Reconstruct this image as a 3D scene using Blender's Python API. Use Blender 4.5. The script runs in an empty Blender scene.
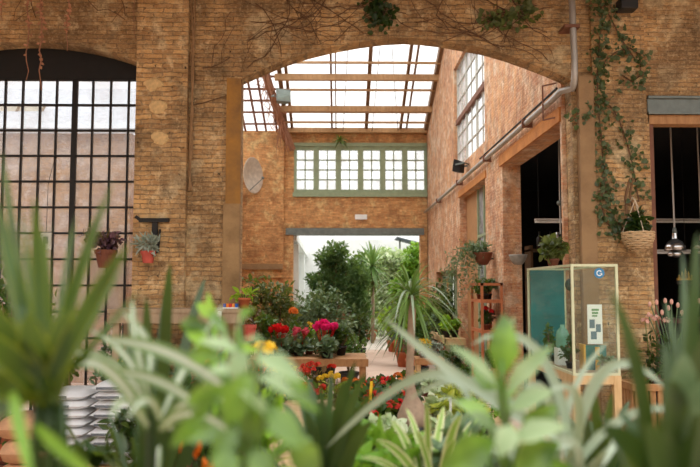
SKY_H, SKY_Z, EXPO = 0.8, 2.05, 0.78
import bpy, math, random
import numpy as np
from mathutils import Vector
C = bpy.context.scene.collection
PI = math.pi
R = random.Random(7)

# ------------------------------------------------------------------ camera
F, EYE = 730.0, 1.7
TH, PS = math.atan(53.5/F), math.atan(10/F)
ct, st, cp, sp = math.cos(TH), math.sin(TH), math.cos(PS), math.sin(PS)
def at(px, py, Y):
    """world point seen at pixel (px,py) at depth Y"""
    a, b = (px-350)/F, (233.5-py)/F
    fx, fy, fz = sp*ct, cp*ct, st
    ux, uy, uz = -sp*st, -cp*st, ct
    d = (fx+a*cp+b*ux, fy-a*sp+b*uy, fz+b*uz)
    s = Y/d[1]
    return Vector((d[0]*s, Y, EYE+d[2]*s))
def gx(px, Y, z=EYE):
    """world X of pixel column px at depth Y and height z"""
    u = (px-350)/F
    return (Y*sp+u*(Y*cp*ct+(z-EYE)*st))/(cp-u*sp*ct)
cam = bpy.data.cameras.new('camera'); co = bpy.data.objects.new('camera', cam); C.objects.link(co)
co.location = (0, 0, EYE); co.rotation_euler = (PI/2+TH, 0, -PS)
cam.sensor_width = 36; cam.sensor_fit = 'HORIZONTAL'; cam.lens = F/700*36; cam.clip_end = 200; cam.clip_start = .05
cam.dof.use_dof = True; cam.dof.focus_distance = 8.2; cam.dof.aperture_fstop = 2.1
sc = bpy.context.scene; sc.camera = co
sc.view_settings.view_transform = 'Standard'; sc.view_settings.look = 'None'
sc.view_settings.exposure = 0.0; sc.view_settings.gamma = 1
sc.cycles.use_denoising = True
sc.cycles.max_bounces = 8; sc.cycles.transparent_max_bounces = 24
sc.cycles.diffuse_bounces = 5; sc.cycles.transmission_bounces = 6

# ------------------------------------------------------------------ materials
def col(*c):
    return tuple((x/255/12.92 if x/255 <= .04045 else ((x/255+.055)/1.055)**2.4) for x in c)+(1,)
MATS = {}
class NT:
    def __init__(s, name):
        s.m = bpy.data.materials.new(name); s.m.use_nodes = True
        s.t = s.m.node_tree; s.t.nodes.clear()
        s.out = s.t.nodes.new('ShaderNodeOutputMaterial')
    def n(s, typ, ins=None, **kw):
        nd = s.t.nodes.new('ShaderNode'+typ)
        for k, v in kw.items(): setattr(nd, k, v)
        for k, v in (ins or {}).items(): s.set(nd, k, v)
        return nd
    def set(s, nd, k, v):
        i = nd.inputs[k]
        if isinstance(v, bpy.types.NodeSocket): s.t.links.new(v, i)
        else: i.default_value = v
    def mix(s, f, a, b, blend='MIX'):
        nd = s.t.nodes.new('ShaderNodeMix'); nd.data_type = 'RGBA'; nd.blend_type = blend
        for i, v in ((0, f), (6, a), (7, b)):
            if isinstance(v, bpy.types.NodeSocket): s.t.links.new(v, nd.inputs[i])
            else: nd.inputs[i].default_value = v
        return nd.outputs[2]
    def math(s, op, a, b=0.0, c=0.0):
        nd = s.n('Math', operation=op)
        s.set(nd, 0, a); s.set(nd, 1, b); s.set(nd, 2, c)
        return nd.outputs[0]
    def ramp(s, v, lo, hi):
        nd = s.n('MapRange', {0: v, 1: lo, 2: hi}); return nd.outputs[0]
    def noise(s, vec, scale, detail=3, rough=.55):
        nd = s.n('TexNoise', {'Scale': scale, 'Detail': detail, 'Roughness': rough})
        if vec is not None: s.set(nd, 'Vector', vec)
        return nd.outputs[0]
    def done(s, sh):
        s.t.links.new(sh, s.out.inputs[0]); return s.m

def plain(name, c, rough=.6, metal=0.0, var=.18, scale=9.0, bump=0.0):
    if name in MATS: return MATS[name]
    t = NT(name); co_ = t.n('TexCoord').outputs['Object']
    nz = t.noise(co_, scale, 4)
    cc = t.mix(t.ramp(nz, .3, .7), tuple(x*(1-var) for x in c[:3])+(1,), tuple(min(1, x*(1+var)) for x in c[:3])+(1,))
    b = t.n('BsdfPrincipled', {'Base Color': cc, 'Roughness': rough, 'Metallic': metal})
    if bump:
        bp = t.n('Bump', {'Height': nz, 'Strength': bump, 'Distance': .01}); t.set(b, 'Normal', bp.outputs[0])
    MATS[name] = t.done(b.outputs[0]); return MATS[name]

def wood(name, c1, c2, scale=6.0, rough=.7):
    t = NT(name); co_ = t.n('TexCoord').outputs['Object']
    mp = t.n('Mapping', {'Vector': co_, 'Scale': (scale, scale, scale*.25)})
    nz = t.noise(mp.outputs[0], 4, 6, .7); nz2 = t.noise(co_, 1.7, 2)
    f = t.math('MULTIPLY_ADD', nz, .8, t.math('MULTIPLY', nz2, .3))
    cc = t.mix(t.ramp(f, .35, .75), c1, c2)
    b = t.n('BsdfPrincipled', {'Base Color': cc, 'Roughness': rough})
    bp = t.n('Bump', {'Height': nz, 'Strength': .3, 'Distance': .005}); t.set(b, 'Normal', bp.outputs[0])
    return t.done(b.outputs[0])

def brick(name, c1, c2, mortar, patch, stain, pthr=.6, sthr=.55, row=.049, streak=None):
    """hand-made bricks laid in world courses, worn plaster patches and dirt"""
    t = NT(name); g = t.n('NewGeometry'); pos = t.n('SeparateXYZ', {0: g.outputs['Position']}); nr = t.n('SeparateXYZ', {0: g.outputs['True Normal']})
    isx = t.math('GREATER_THAN', t.math('ABSOLUTE', nr.outputs[0]), .6)
    u = t.math('ADD', t.math('MULTIPLY', pos.outputs[1], isx), t.math('MULTIPLY', pos.outputs[0], t.math('SUBTRACT', 1.0, isx)))
    nb = t.n('TexNoise', {'Vector': g.outputs['Position'], 'Scale': 5.0, 'Detail': 3.0})
    nb2 = t.n('TexNoise', {'Vector': g.outputs['Position'], 'Scale': 22.0, 'Detail': 2.0})
    wob = t.math('ADD', t.math('MULTIPLY', t.math('SUBTRACT', nb.outputs[0], .5), .045), t.math('MULTIPLY', t.math('SUBTRACT', nb2.outputs[0], .5), .022))
    u = t.math('ADD', u, t.math('MULTIPLY', t.math('SUBTRACT', nb2.outputs[0], .5), .05))
    v = t.math('ADD', pos.outputs[2], wob)
    vec = t.n('CombineXYZ', {0: u, 1: v, 2: 0.0})
    br = t.n('TexBrick', {'Vector': vec.outputs[0], 'Color1': c1, 'Color2': c2, 'Mortar': mortar, 'Scale': 1.0,
        'Mortar Size': .0065, 'Mortar Smooth': .5, 'Bias': 0.0, 'Brick Width': .205, 'Row Height': row})
    P = g.outputs['Position']
    n1 = t.noise(P, 1.3, 5, .6); n2 = t.noise(P, 3.1, 5, .65); n3 = t.noise(P, 14.0, 4, .6); n4 = t.noise(P, .55, 4, .6)
    cc = t.mix(t.ramp(n3, .35, .7), br.outputs[0], t.mix(.35, br.outputs[0], patch))
    cc = t.mix(t.ramp(n2, pthr, pthr+.09), cc, t.mix(t.ramp(n3, .3, .7), patch, tuple(x*.75 for x in patch[:3])+(1,)))
    cc = t.mix(t.math('MULTIPLY', t.ramp(n1, sthr, sthr+.22), .75), cc, stain)
    cc = t.mix(t.math('MULTIPLY', t.ramp(n4, .5, .72), .35), cc, stain)
    n5 = t.noise(P, 7.0, 6, .75)
    cc = t.mix(t.math('MULTIPLY', t.ramp(n5, .47, .68), .6), cc, tuple(x*.5 for x in stain[:3])+(1,))
    mpe = t.n('Mapping', {'Vector': t.n('CombineXYZ', {0: u, 1: v, 2: 0.0}).outputs[0], 'Scale': (9.0, 22.0, 1.0)})
    ne = t.noise(mpe.outputs[0], 1.0, 4, .6)
    cc = t.mix(t.math('MULTIPLY', t.ramp(ne, .55, .68), .36), cc, tuple(x*.42 for x in stain[:3])+(1,))
    cc = t.mix(t.math('MULTIPLY', t.ramp(ne, .42, .3), .3), cc, tuple(min(1, x*1.25) for x in patch[:3])+(1,))
    cc = t.mix(t.math('MULTIPLY', t.ramp(t.noise(P, 40.0, 3, .7), .5, .7), .3), cc, patch)
    cc = t.mix(t.math('MULTIPLY', t.ramp(t.noise(P, 2.3, 7, .78), .5, .64), .5), cc, tuple(x*.45 for x in stain[:3])+(1,))
    cc = t.mix(t.math('MULTIPLY', t.ramp(t.noise(P, 4.1, 7, .75), .56, .66), .55), cc, tuple(min(1, x*1.15) for x in patch[:3])+(1,))
    cc = t.mix(t.ramp(t.noise(P, 19.0, 3, .6), .67, .74), cc, tuple(x*.2 for x in stain[:3])+(1,))
    if streak:
        mp = t.n('Mapping', {'Vector': P, 'Scale': (5.0, 5.0, .35)})
        cc = t.mix(t.math('MULTIPLY', t.ramp(t.noise(mp.outputs[0], 1.0, 4), .52, .7), .6), cc, streak)
    b = t.n('BsdfPrincipled', {'Base Color': cc, 'Roughness': .9})
    h = t.math('ADD', t.math('MULTIPLY', br.outputs[1], -.6), t.math('MULTIPLY', n3, .9))
    h = t.math('ADD', h, t.math('MULTIPLY', n2, .9)); h = t.math('ADD', h, t.math('MULTIPLY', ne, -.7))
    bp = t.n('Bump', {'Height': h, 'Strength': .7, 'Distance': .018}); t.set(b, 'Normal', bp.outputs[0])
    return t.done(b.outputs[0])

def plaster(name, c1, c2, sc_=3.0):
    t = NT(name); P = t.n('NewGeometry').outputs['Position']
    n1 = t.noise(P, sc_, 6, .65); n2 = t.noise(P, sc_*6, 4)
    b = t.n('BsdfPrincipled', {'Base Color': t.mix(t.ramp(n1, .35, .68), c1, c2), 'Roughness': .9})
    bp = t.n('Bump', {'Height': t.math('ADD', n1, n2), 'Strength': .5, 'Distance': .015}); t.set(b, 'Normal', bp.outputs[0])
    return t.done(b.outputs[0])

def leafmat(name, c1, c2, margin=None, mid=None, mw=.3, rough=.42, trans=.3, nscale=9.0, spec=.5, tcol=(.45, .6, .05, 1)):
    """two-tone leaf, optional pale margin or mid stripe along the blade (uses the leaf's own u)"""
    t = NT(name); co_ = t.n('TexCoord')
    nz = t.noise(co_.outputs['Object'], nscale, 2)
    cc = t.mix(t.ramp(nz, .3, .7), c1, c2)
    uv = t.n('SeparateXYZ', {0: co_.outputs['UV']})
    d = t.math('MULTIPLY', t.math('ABSOLUTE', t.math('SUBTRACT', uv.outputs[0], .5)), 2.0)
    if margin: cc = t.mix(t.ramp(d, 1-mw-.12, 1-mw+.12), cc, margin)
    if mid: cc = t.mix(t.ramp(d, mw+.12, mw-.12), cc, mid)
    else: cc = t.mix(t.math('MULTIPLY', t.ramp(d, .14, .04), .3), cc, tuple(min(1, x*1.6) for x in c2[:3])+(1,))
    b = t.n('BsdfPrincipled', {'Base Color': cc, 'Roughness': rough, 'Specular IOR Level': spec})
    tr = t.n('BsdfTranslucent', {'Color': t.mix(.4, cc, tcol)})
    mx = t.n('MixShader', {0: trans, 1: b.outputs[0], 2: tr.outputs[0]})
    return t.done(mx.outputs[0])

def glass(name, tint=(1, 1, 1, 1), haze=.1, hazec=(.85, .87, .86, 1), refl=.08):
    t = NT(name); P = t.n('NewGeometry').outputs['Position']
    tr = t.n('BsdfTransparent', {0: tint}); df = t.n('BsdfTranslucent', {0: hazec}); dd = t.n('BsdfDiffuse', {0: hazec})
    hz = t.n('MixShader', {0: .5, 1: df.outputs[0], 2: dd.outputs[0]})
    nz = t.ramp(t.noise(P, 2.0, 4), .25, .8)
    m1 = t.n('MixShader', {0: t.math('MULTIPLY', nz, haze*2), 1: tr.outputs[0], 2: hz.outputs[0]})
    gl = t.n('BsdfGlossy', {'Roughness': .03})
    fr = t.n('LayerWeight', {0: .12})
    m2 = t.n('MixShader', {0: t.math('MULTIPLY_ADD', fr.outputs[1], .12, refl*.4), 1: m1.outputs[0], 2: gl.outputs[0]})
    return t.done(m2.outputs[0])

# ------------------------------------------------------------------ mesh building
class MB:
    def __init__(s): s.v = []; s.f = []; s.uv = []; s.n = 0; s.mi = []; s.cur = 0
    def add(s, V, Fs, UV=None):
        V = [tuple(map(float, p)) for p in V] if not isinstance(V, np.ndarray) else V.tolist()
        s.v += V; b = s.n
        s.f += [tuple(i+b for i in f) for f in Fs]; s.mi += [s.cur]*len(Fs)
        if UV is None: s.uv += [(.5, .5)]*len(V)
        else: s.uv += UV.tolist() if isinstance(UV, np.ndarray) else list(UV)
        s.n += len(V); return s
    def box(s, x0, x1, y0, y1, z0, z1):
        x0, x1 = min(x0, x1), max(x0, x1); y0, y1 = min(y0, y1), max(y0, y1); z0, z1 = min(z0, z1), max(z0, z1)
        return s.add([(x0,y0,z0),(x1,y0,z0),(x1,y1,z0),(x0,y1,z0),(x0,y0,z1),(x1,y0,z1),(x1,y1,z1),(x0,y1,z1)],
              [(0,3,2,1),(4,5,6,7),(0,1,5,4),(1,2,6,5),(2,3,7,6),(3,0,4,7)])
    def bar(s, a, b, w, h, up=(0,0,1)):
        """rectangular bar from a to b, w across, h along up"""
        a, b = Vector(a), Vector(b); d = (b-a).normalized(); u = Vector(up)
        sd = d.cross(u)
        if sd.length < 1e-4: sd = d.cross(Vector((1,0,0)))
        sd.normalize(); u = sd.cross(d)
        V = []
        for p in (a, b):
            for i, j in ((-1,-1),(1,-1),(1,1),(-1,1)): V.append(p+sd*(i*w/2)+u*(j*h/2))
        return s.add(V, [(3,2,1,0),(4,5,6,7),(0,1,5,4),(1,2,6,5),(2,3,7,6),(3,0,4,7)])
    def tube(s, pts, rad, n=8, caps=True):
        pts = [Vector(p) for p in pts]
        if not isinstance(rad, (list, tuple)): rad = [rad]*len(pts)
        V, Fs, prev = [], [], None
        for i, p in enumerate(pts):
            d = (pts[min(i+1, len(pts)-1)]-pts[max(i-1, 0)])
            d = d.normalized() if d.length > 1e-9 else Vector((0,0,1))
            if prev is None: a = d.cross(Vector((0,0,1)) if abs(d.z) < .9 else Vector((1,0,0))).normalized()
            else:
                a = prev-d*prev.dot(d); a = a.normalized() if a.length > 1e-6 else d.orthogonal().normalized()
            prev = a; b = d.cross(a)
            for k in range(n):
                t = 2*PI*k/n; V.append(p+(a*math.cos(t)+b*math.sin(t))*rad[i])
        for i in range(len(pts)-1):
            for k in range(n):
                k2 = (k+1)%n; Fs.append((i*n+k, i*n+k2, (i+1)*n+k2, (i+1)*n+k))
        if caps: Fs += [tuple(range(n-1, -1, -1)), tuple((len(pts)-1)*n+k for k in range(n))]
        return s.add(V, Fs)
    def lathe(s, prof, n=20, c=(0,0,0), axis='z', arc=2*PI):
        V, Fs = [], []; full = abs(arc-2*PI) < 1e-6; m = n if full else n+1
        for r, z in prof:
            for k in range(m):
                t = arc*k/n; x, y = r*math.cos(t), r*math.sin(t)
                V.append((c[0]+x, c[1]+y, c[2]+z) if axis == 'z' else (c[0]+x, c[1]+z, c[2]+y) if axis == 'y' else (c[0]+z, c[1]+x, c[2]+y))
        for i in range(len(prof)-1):
            for k in range(n):
                k2 = (k+1)%m; Fs.append((i*m+k, i*m+k2, (i+1)*m+k2, (i+1)*m+k))
        return s.add(V, Fs)
    def ball(s, c, r, n=10, sz=1.0):
        return s.lathe([(max(1e-4, r*math.sin(PI*i/n)), -r*sz*math.cos(PI*i/n)) for i in range(n+1)], n+4, c)
    def prism(s, outline, y0, y1, axis='y'):
        """outline (u,z) extruded along y (or x when axis='x')"""
        n = len(outline)
        f = (lambda u, z, d: (u, d, z)) if axis == 'y' else (lambda u, z, d: (d, u, z))
        V = [f(u, z, y0) for u, z in outline]+[f(u, z, y1) for u, z in outline]
        Fs = [tuple(range(n)), tuple(range(2*n-1, n-1, -1))]+[(i, n+i, n+(i+1)%n, (i+1)%n) for i in range(n)]
        return s.add(V, Fs)
    # --- leaves
    def leaves(s, P, D, N, L, W, tpl):
        P, D, N = np.asarray(P, float), np.asarray(D, float), np.asarray(N, float)
        n = len(P); tv, tf = tpl
        L = np.broadcast_to(np.asarray(L, float), (n,)); W = np.broadcast_to(np.asarray(W, float), (n,))
        D = D/np.maximum(np.linalg.norm(D, axis=1, keepdims=True), 1e-9)
        S = np.cross(D, N); S /= np.maximum(np.linalg.norm(S, axis=1, keepdims=True), 1e-6)
        N2 = np.cross(S, D); m = len(tv)
        V = (P[:, None]+S[:, None]*(tv[None, :, 0:1]*W[:, None, None])+D[:, None]*(tv[None, :, 1:2]*L[:, None, None])
             + N2[:, None]*(tv[None, :, 2:3]*L[:, None, None])).reshape(-1, 3)
        UV = np.tile(np.stack([tv[:, 0]+.5, tv[:, 1]], 1), (n, 1))
        b = s.n; s.v += V.tolist(); s.uv += UV.tolist()
        for f in tf:
            idx = (np.arange(n)[:, None]*m+np.array(f)[None]+b).tolist()
            s.f += [tuple(i) for i in idx]
        s.mi += [s.cur]*(n*len(tf)); s.n += n*m; return s
    def strap(s, a, c, b, w, hint=(0,-1,.35), seg=9, fold=.25, prof=None, twist=0.0):
        """one long leaf: quadratic curve a -> c -> b, folded along its midrib"""
        a, c, b, hint = Vector(a), Vector(c), Vector(b), Vector(hint)
        prof = prof or (lambda t: min(1, .55+t*1.6)*(1-t**3.2)**.9)
        V, UV, Fs = [], [], []
        for i in range(seg+1):
            t = i/seg; p = a*(1-t)**2+c*(2*t*(1-t))+b*t*t
            d = ((c-a)*(1-t)+(b-c)*t); d = d.normalized() if d.length > 1e-9 else Vector((0,0,1))
            sd = d.cross(hint); sd = sd.normalized() if sd.length > 1e-3 else d.orthogonal().normalized()
            if twist:
                nn = sd.cross(d); sd = sd*math.cos(twist*t)+nn*math.sin(twist*t)
            nn = sd.cross(d); h = max(.02, prof(t))*w/2
            V += [p-sd*h+nn*(fold*h), p, p+sd*h+nn*(fold*h)]; UV += [(0, t), (.5, t), (1, t)]
            if i: k = 3*i; Fs += [(k-3, k-2, k+1, k), (k-2, k-1, k+2, k+1)]
        return s.add(V, Fs, UV)
    def build(s, name, mat, parent=None, loc=None, smooth=False, bevel=0.0):
        me = bpy.data.meshes.new(name); me.from_pydata(s.v, [], s.f); me.update()
        uvl = me.uv_layers.new(name='uv'); vi = np.empty(len(me.loops), np.int32); me.loops.foreach_get('vertex_index', vi)
        uvl.data.foreach_set('uv', np.asarray(s.uv, np.float32)[vi].ravel())
        for m in (mat if isinstance(mat, (list, tuple)) else [mat]): me.materials.append(m)
        if any(s.mi): me.polygons.foreach_set('material_index', np.asarray(s.mi, np.int32))
        if smooth: me.polygons.foreach_set('use_smooth', np.ones(len(me.polygons), bool))
        o = bpy.data.objects.new(name, me); C.objects.link(o)
        if parent: o.parent = parent
        if loc is not None: o.location = loc
        if bevel:
            b = o.modifiers.new('bevel', 'BEVEL'); b.width = bevel; b.segments = 2; b.limit_method = 'ANGLE'
        return o
def tpl_ovate(droop=.22, cup=.08, wpos=.42):
    rows = [(0, .06), (.18, .55), (wpos, 1.0), (.7, .74), (.88, .38), (1, .03)]
    V = []
    for v, h in rows:
        w = -droop*v*v
        V += [(-h/2, v, w+cup*h), (0, v, w), (h/2, v, w+cup*h)]
    Fs = []
    for i in range(len(rows)-1):
        k = 3*i; Fs += [(k, k+1, k+4, k+3), (k+1, k+2, k+5, k+4)]
    return np.array(V), Fs
T_OV = tpl_ovate(); T_FLAT = tpl_ovate(.08, .04); T_HEART = tpl_ovate(.18, .1, .3)
T_DI = (np.array([(0,0,0),(-.5,.45,.08),(.5,.45,.08),(0,1,-.08)], float), [(0,2,3),(0,3,1)])

# ------------------------------------------------------------------ scene bookkeeping
SEEN = {}
def tag(o, label, cat, group=None):
    if label in SEEN and not (group and SEEN[label] == group): print('DUPLICATE LABEL', label)
    n = len(label.split())
    if n < 4 or n > 16: print('LABEL LENGTH', n, label)
    SEEN[label] = group
    o['label'] = label; o['category'] = cat
    if group: o['group'] = group
    return o
def thing(name, label, cat, loc=(0,0,0), rz=0.0, group=None):
    o = bpy.data.objects.new(name, None); C.objects.link(o); o.empty_display_size = .1
    o.location = loc; o.rotation_euler = (0, 0, rz)
    return tag(o, label, cat, group)
def struct(o, name=None): o['kind'] = 'structure'; return o
KIDS = {}
def kids(o): return [c for c in bpy.data.objects if c.parent == o]
def dup(root, loc, rz, label, group=None, s=1.0):
    r = root.copy(); C.objects.link(r); r.location = loc; r.rotation_euler = (0, 0, rz); r.scale = (s, s, s)
    tag(r, label, root['category'], group or root.get('group'))
    for ch in kids(root):
        c = ch.copy(); C.objects.link(c); c.parent = r
        for g in kids(ch):
            d = g.copy(); C.objects.link(d); d.parent = c
    return r
# ================================================================== MATERIALS
M_front = brick('ochre_brick', col(218,172,112), col(172,126,76), col(138,108,74), col(232,206,160), col(118,92,62), .54, .42)
M_rear = brick('orange_brick', col(226,166,106), col(182,116,66), col(186,138,92), col(238,202,142), col(150,100,62), .55, .54)
M_side = brick('rosy_brick', col(222,164,116), col(190,120,80), col(206,164,126), col(236,208,176), col(170,104,70), .5, .56, streak=col(222,164,104))
M_court = brick('pale_brick', col(208,166,118), col(188,142,98), col(192,166,132), col(226,208,190), col(186,150,122), .5, .66)
M_ochre = plaster('ochre_plaster', col(184,132,58), col(128,96,60), 2.2)
M_lintel = plaster('orange_render', col(206,140,76), col(176,112,60), 4.0)
M_greyplaster = plaster('grey_beige_render', col(158,128,92), col(130,102,72), 2.5)
M_white = plaster('white_render', col(236,238,236), col(214,218,216), 1.5)
M_dark = plain('painted_dark_interior', col(30,28,27), .9)  # near-black: the store's darkness is put into its surface colour
M_black = plain('black_steel', col(26,25,25), .5, .3)
M_steel = plain('grey_steel', col(112,120,116), .5, .4)
M_green = plain('sage_paint', col(146,160,128), .6, var=.1)
M_floor = plaster('pinkish_earth', col(226,202,184), col(206,178,158), 1.2)
M_gravel = plaster('pale_gravel', col(226,218,206), col(206,196,182), 2.0)
M_roofwood = wood('weathered_timber', col(196,158,112), col(150,112,74))
M_roofdark = wood('dark_timber', col(138,102,68), col(96,70,46))
M_rust = plain('rusted_steel', col(124,84,66), .8, .1)
M_wood = wood('warm_wood', col(190,144,96), col(150,106,66))
M_greywood = wood('grey_wood', col(176,156,128), col(138,116,90))
M_terrawood = wood('terracotta_stained_wood', col(196,120,74), col(160,90,54))
M_pine = wood('pale_pine', col(214,186,140), col(186,152,104))
M_zinc = plain('zinc_pipe', col(176,172,166), .45, .5, .1)
M_chrome = plain('chrome', col(200,200,200), .18, .9, .06)
M_terra = plain('terracotta', col(190,104,66), .8)
M_terrad = plain('dark_terracotta', col(120,70,50), .8)
M_blackpot = plain('black_plastic', col(34,34,35), .5)
M_greypot = plain('grey_pot', col(150,148,140), .7)
M_whitepot = plain('white_pot', col(225,225,220), .5)
M_soil = plain('potting_soil', col(58,44,34), .95, scale=40)
M_bark = plain('bark', col(118,94,72), .9, scale=25, bump=.5)
M_greybark = plain('grey_bark', col(150,128,108), .9, scale=18, bump=.4)
M_vine = plain('dry_vine', col(104,76,54), .9, scale=20)
M_pinkvine = plain('reddish_dry_vine', col(150,104,78), .9, scale=20)
M_glass = glass('clear_glass', (.97,1,.98,1), .015)
M_dirty = glass('dusty_glass', (.84,.85,.87,1), .16, (.86,.87,.9,1))
M_roofglass = glass('roof_glass', (.98,.98,.98,1), .1, (.95,.95,.95,1))
M_milk = glass('milky_glass', (.95,.96,.97,1), .34, (.95,.96,.97,1))

LEAF = dict(
 deep=leafmat('deep_green_leaf', col(46,76,32), col(24,48,24)),
 mid=leafmat('mid_green_leaf', col(82,120,48), col(42,76,32)),
 fresh=leafmat('fresh_green_leaf', col(134,176,58), col(92,142,46), trans=.4),
 lime=leafmat('lime_leaf', col(170,205,60), col(124,178,44), trans=.45),
 grey=leafmat('grey_green_leaf', col(122,146,108), col(72,98,72), trans=.2),
 silver=leafmat('silver_leaf', col(186,196,186), col(150,166,154), trans=.2, rough=.6),
 blue=leafmat('blue_grey_leaf', col(128,146,150), col(88,108,112), trans=.2),
 conifer=leafmat('conifer_needles', col(104,138,82), col(62,100,60), trans=.25),
 ivy=leafmat('ivy_leaf', col(92,108,66), col(54,72,44), trans=.2),
 yel=leafmat('yellow_green_leaf', col(200,200,84), col(150,170,60), trans=.35),
 white=leafmat('white_flecked_leaf', col(226,232,206), col(150,176,120), trans=.3),
 bronze=leafmat('bronze_leaf', col(122,88,56), col(80,70,44)),
 yelmar=leafmat('yellow_margined_blade', col(60,96,24), col(22,44,14), margin=col(150,160,36), mw=.08, trans=.35, nscale=4),
 varieg=leafmat('white_striped_blade', col(132,156,112), col(110,140,92), mid=col(206,212,198), mw=.34, trans=.3, nscale=4),
 greyblade=leafmat('silvery_blade', col(166,182,160), col(140,160,136), trans=.2, nscale=4, rough=.35, spec=.8),
 yucca=leafmat('yucca_blade', col(122,158,92), col(82,120,64), trans=.2, nscale=4),
 palm=leafmat('palm_blade', col(120,150,76), col(74,108,52), trans=.25, nscale=4),
 dkblade=leafmat('dark_grass_blade', col(52,84,36), col(22,44,18), trans=.22, nscale=4),
 gloss=leafmat('glossy_green_leaf', col(128,172,56), col(44,88,28), trans=.32, nscale=13, rough=.28, spec=.7),
 pale=leafmat('pale_sheen_leaf', col(176,196,150), col(84,120,62), trans=.25, nscale=5, rough=.4),  # leaf sheen painted in as a paler base colour
 agave=leafmat('cream_edged_blade', col(150,180,84), col(116,152,64), margin=col(232,228,180), mw=.35, trans=.3, nscale=4),
 purple=leafmat('purple_leaf', col(132,92,110), col(86,56,74)),
 olive=leafmat('olive_leaf', col(108,120,62), col(58,70,38)),
)
def petal(name, c, c2=None): return leafmat(name, c, c2 or c, trans=.35, rough=.6, nscale=14, tcol=c)
P_red = petal('red_petals', col(232,36,36), col(206,18,26)); P_mag = petal('magenta_petals', col(246,60,150), col(232,26,116))
P_pink = petal('pink_petals', col(232,120,140), col(214,70,96)); P_wh = petal('white_petals', col(240,236,226))
P_or = petal('orange_petals', col(236,140,36), col(216,100,24)); P_yel = petal('yellow_petals', col(240,206,48), col(222,180,30))
P_cor = petal('coral_red_petals', col(228,72,44), col(204,44,32)); P_pale = petal('pale_pink_buds', col(240,206,190), col(226,170,156))

# ================================================================== SETTING
Y1, YB, YE, W = 7.57, 7.79, 20.0, 2.407
fl = MB(); fl.box(-14, 14, -7, YE, -.12, 0); struct(fl.build('floor', M_floor))
fl = MB(); fl.box(-14, 14, YE, 34, -.12, 0); struct(fl.build('floor_garden', M_gravel))

# front wall with three bays
def X1(px, py=180): return at(px, py, Y1).x
def Z1(px, py): return at(px, py, Y1).z
xl, xa, xb, xr = X1(137), X1(240.5), X1(572.5, 95), X1(650, 150)
arch = [at(*p, Y1) for p in ((241,79),(262,69.5),(284,60.5),(307,53),(332,46.8),(358.6,42),(384,38.6),(405,37.5),(424,38.6),(443.5,41),(466,45),(487,49),(508,55),(528,62),(550,70.5),(571,80))]
cxl = X1(28, 42); hw = xl-cxl
zt, zs = Z1(30, 41.5), Z1(137, 63)
bay = []
for i in range(15):
    t = -1+2*i/14; bay.append((cxl+hw*t, zs+(zt-zs)*(1-t*t)))
ztop = 6.3
zr = Z1(670, 97)
xrr = 5.7
out = [(-7.5, 0), (cxl-hw, 0)]+bay+[(xl, 0), (xa, 0)]+[(p.x, p.z) for p in arch]+[(xb, 0), (xr, 0), (xr, zr), (xrr, zr), (xrr, 0), (8.5, 0), (8.5, ztop), (-7.5, ztop)]
w = MB(); w.prism(out, Y1, YB); struct(w.build('wall_front', M_front))
w = MB(); w.box(xl, X1(188), Y1-.11, Y1, 0, ztop); struct(w.build('pillar_left', M_front))
w = MB(); w.box(X1(593), X1(646), Y1-.06, Y1, 0, ztop); struct(w.build('pillar_right', M_front))
w = MB(); w.box(X1(578), X1(593), Y1-.09, Y1, 0, Z1(585, 78)); struct(w.build('trim_pillar', M_greyplaster))
zj = Z1(233, 204)
w = MB(); w.box(X1(226), xa, Y1-.03, Y1+.05, zj, Z1(233, 79)); struct(w.build('trim_jamb', M_ochre))
w = MB(); w.box(X1(224), xa, Y1-.034, Y1+.05, 0, zj); struct(w.build('trim_jamb_base', plaster('worn_render', col(172,140,98), col(124,98,66), 3.0)))
# right-hand bay: steel lintel with a timber under it
w = MB(); h0, h1, h2 = Z1(670, 97), Z1(670, 115), Z1(670, 124)
w.box(xr-.02, xrr, Y1-.02, Y1+.06, h1, h0); w.box(xr-.02, xrr, Y1-.05, Y1+.06, h0-.025, h0); w.box(xr-.02, xrr, Y1-.05, Y1+.06, h1, h1+.025)
struct(w.build('trim_lintel', M_steel))
w = MB(); w.box(xr-.01, xrr, Y1+.0, Y1+.16, h2, h1); struct(w.build('trim_board', M_wood))
w = MB(); w.box(xr, xr+.05, Y1+.02, Y1+.16, 0, h2); struct(w.build('trim_post', M_rust))

# atrium right wall: two wide openings, a low door, a high window
o1n, o1f, o2n, o2f, dn, df, zo, zd, WT = 7.86, 10.71, 12.0, 14.58, 15.0, 18.3, 3.5, 2.07, .27
wn, wf, wz0, wz1 = 11.95, 15.15, 4.12, 6.3
w = MB()
w.prism([(YB, 0), (o1n, 0), (o1n, zo), (o1f, zo), (o1f, 0), (o2n, 0), (o2n, zo), (o2f, zo), (o2f, 0), (dn, 0), (dn, zd), (df, zd), (df, 0), (YE, 0), (YE, wz0), (YB, wz0)], W, W+WT, 'x')
w.box(W, W+WT, YB, wn, wz0, wz1); w.box(W, W+WT, wf, YE, wz0, wz1); w.prism([(YB, wz1), (19.05, wz1), (15.6, wz1+1.36), (YB, wz1+1.36)], W, W+WT, 'x')
struct(w.build('wall_right', M_side))
w = MB()   # orange rendered lintels over the openings, a little proud of the brick
w.box(W-.025, W, o1n-.05, o1f+.12, zo, zo+.16); w.box(W-.02, W, o2n-.1, o2f+.1, zo, zo+.12)
struct(w.build('trim_opening', M_lintel))
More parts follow.
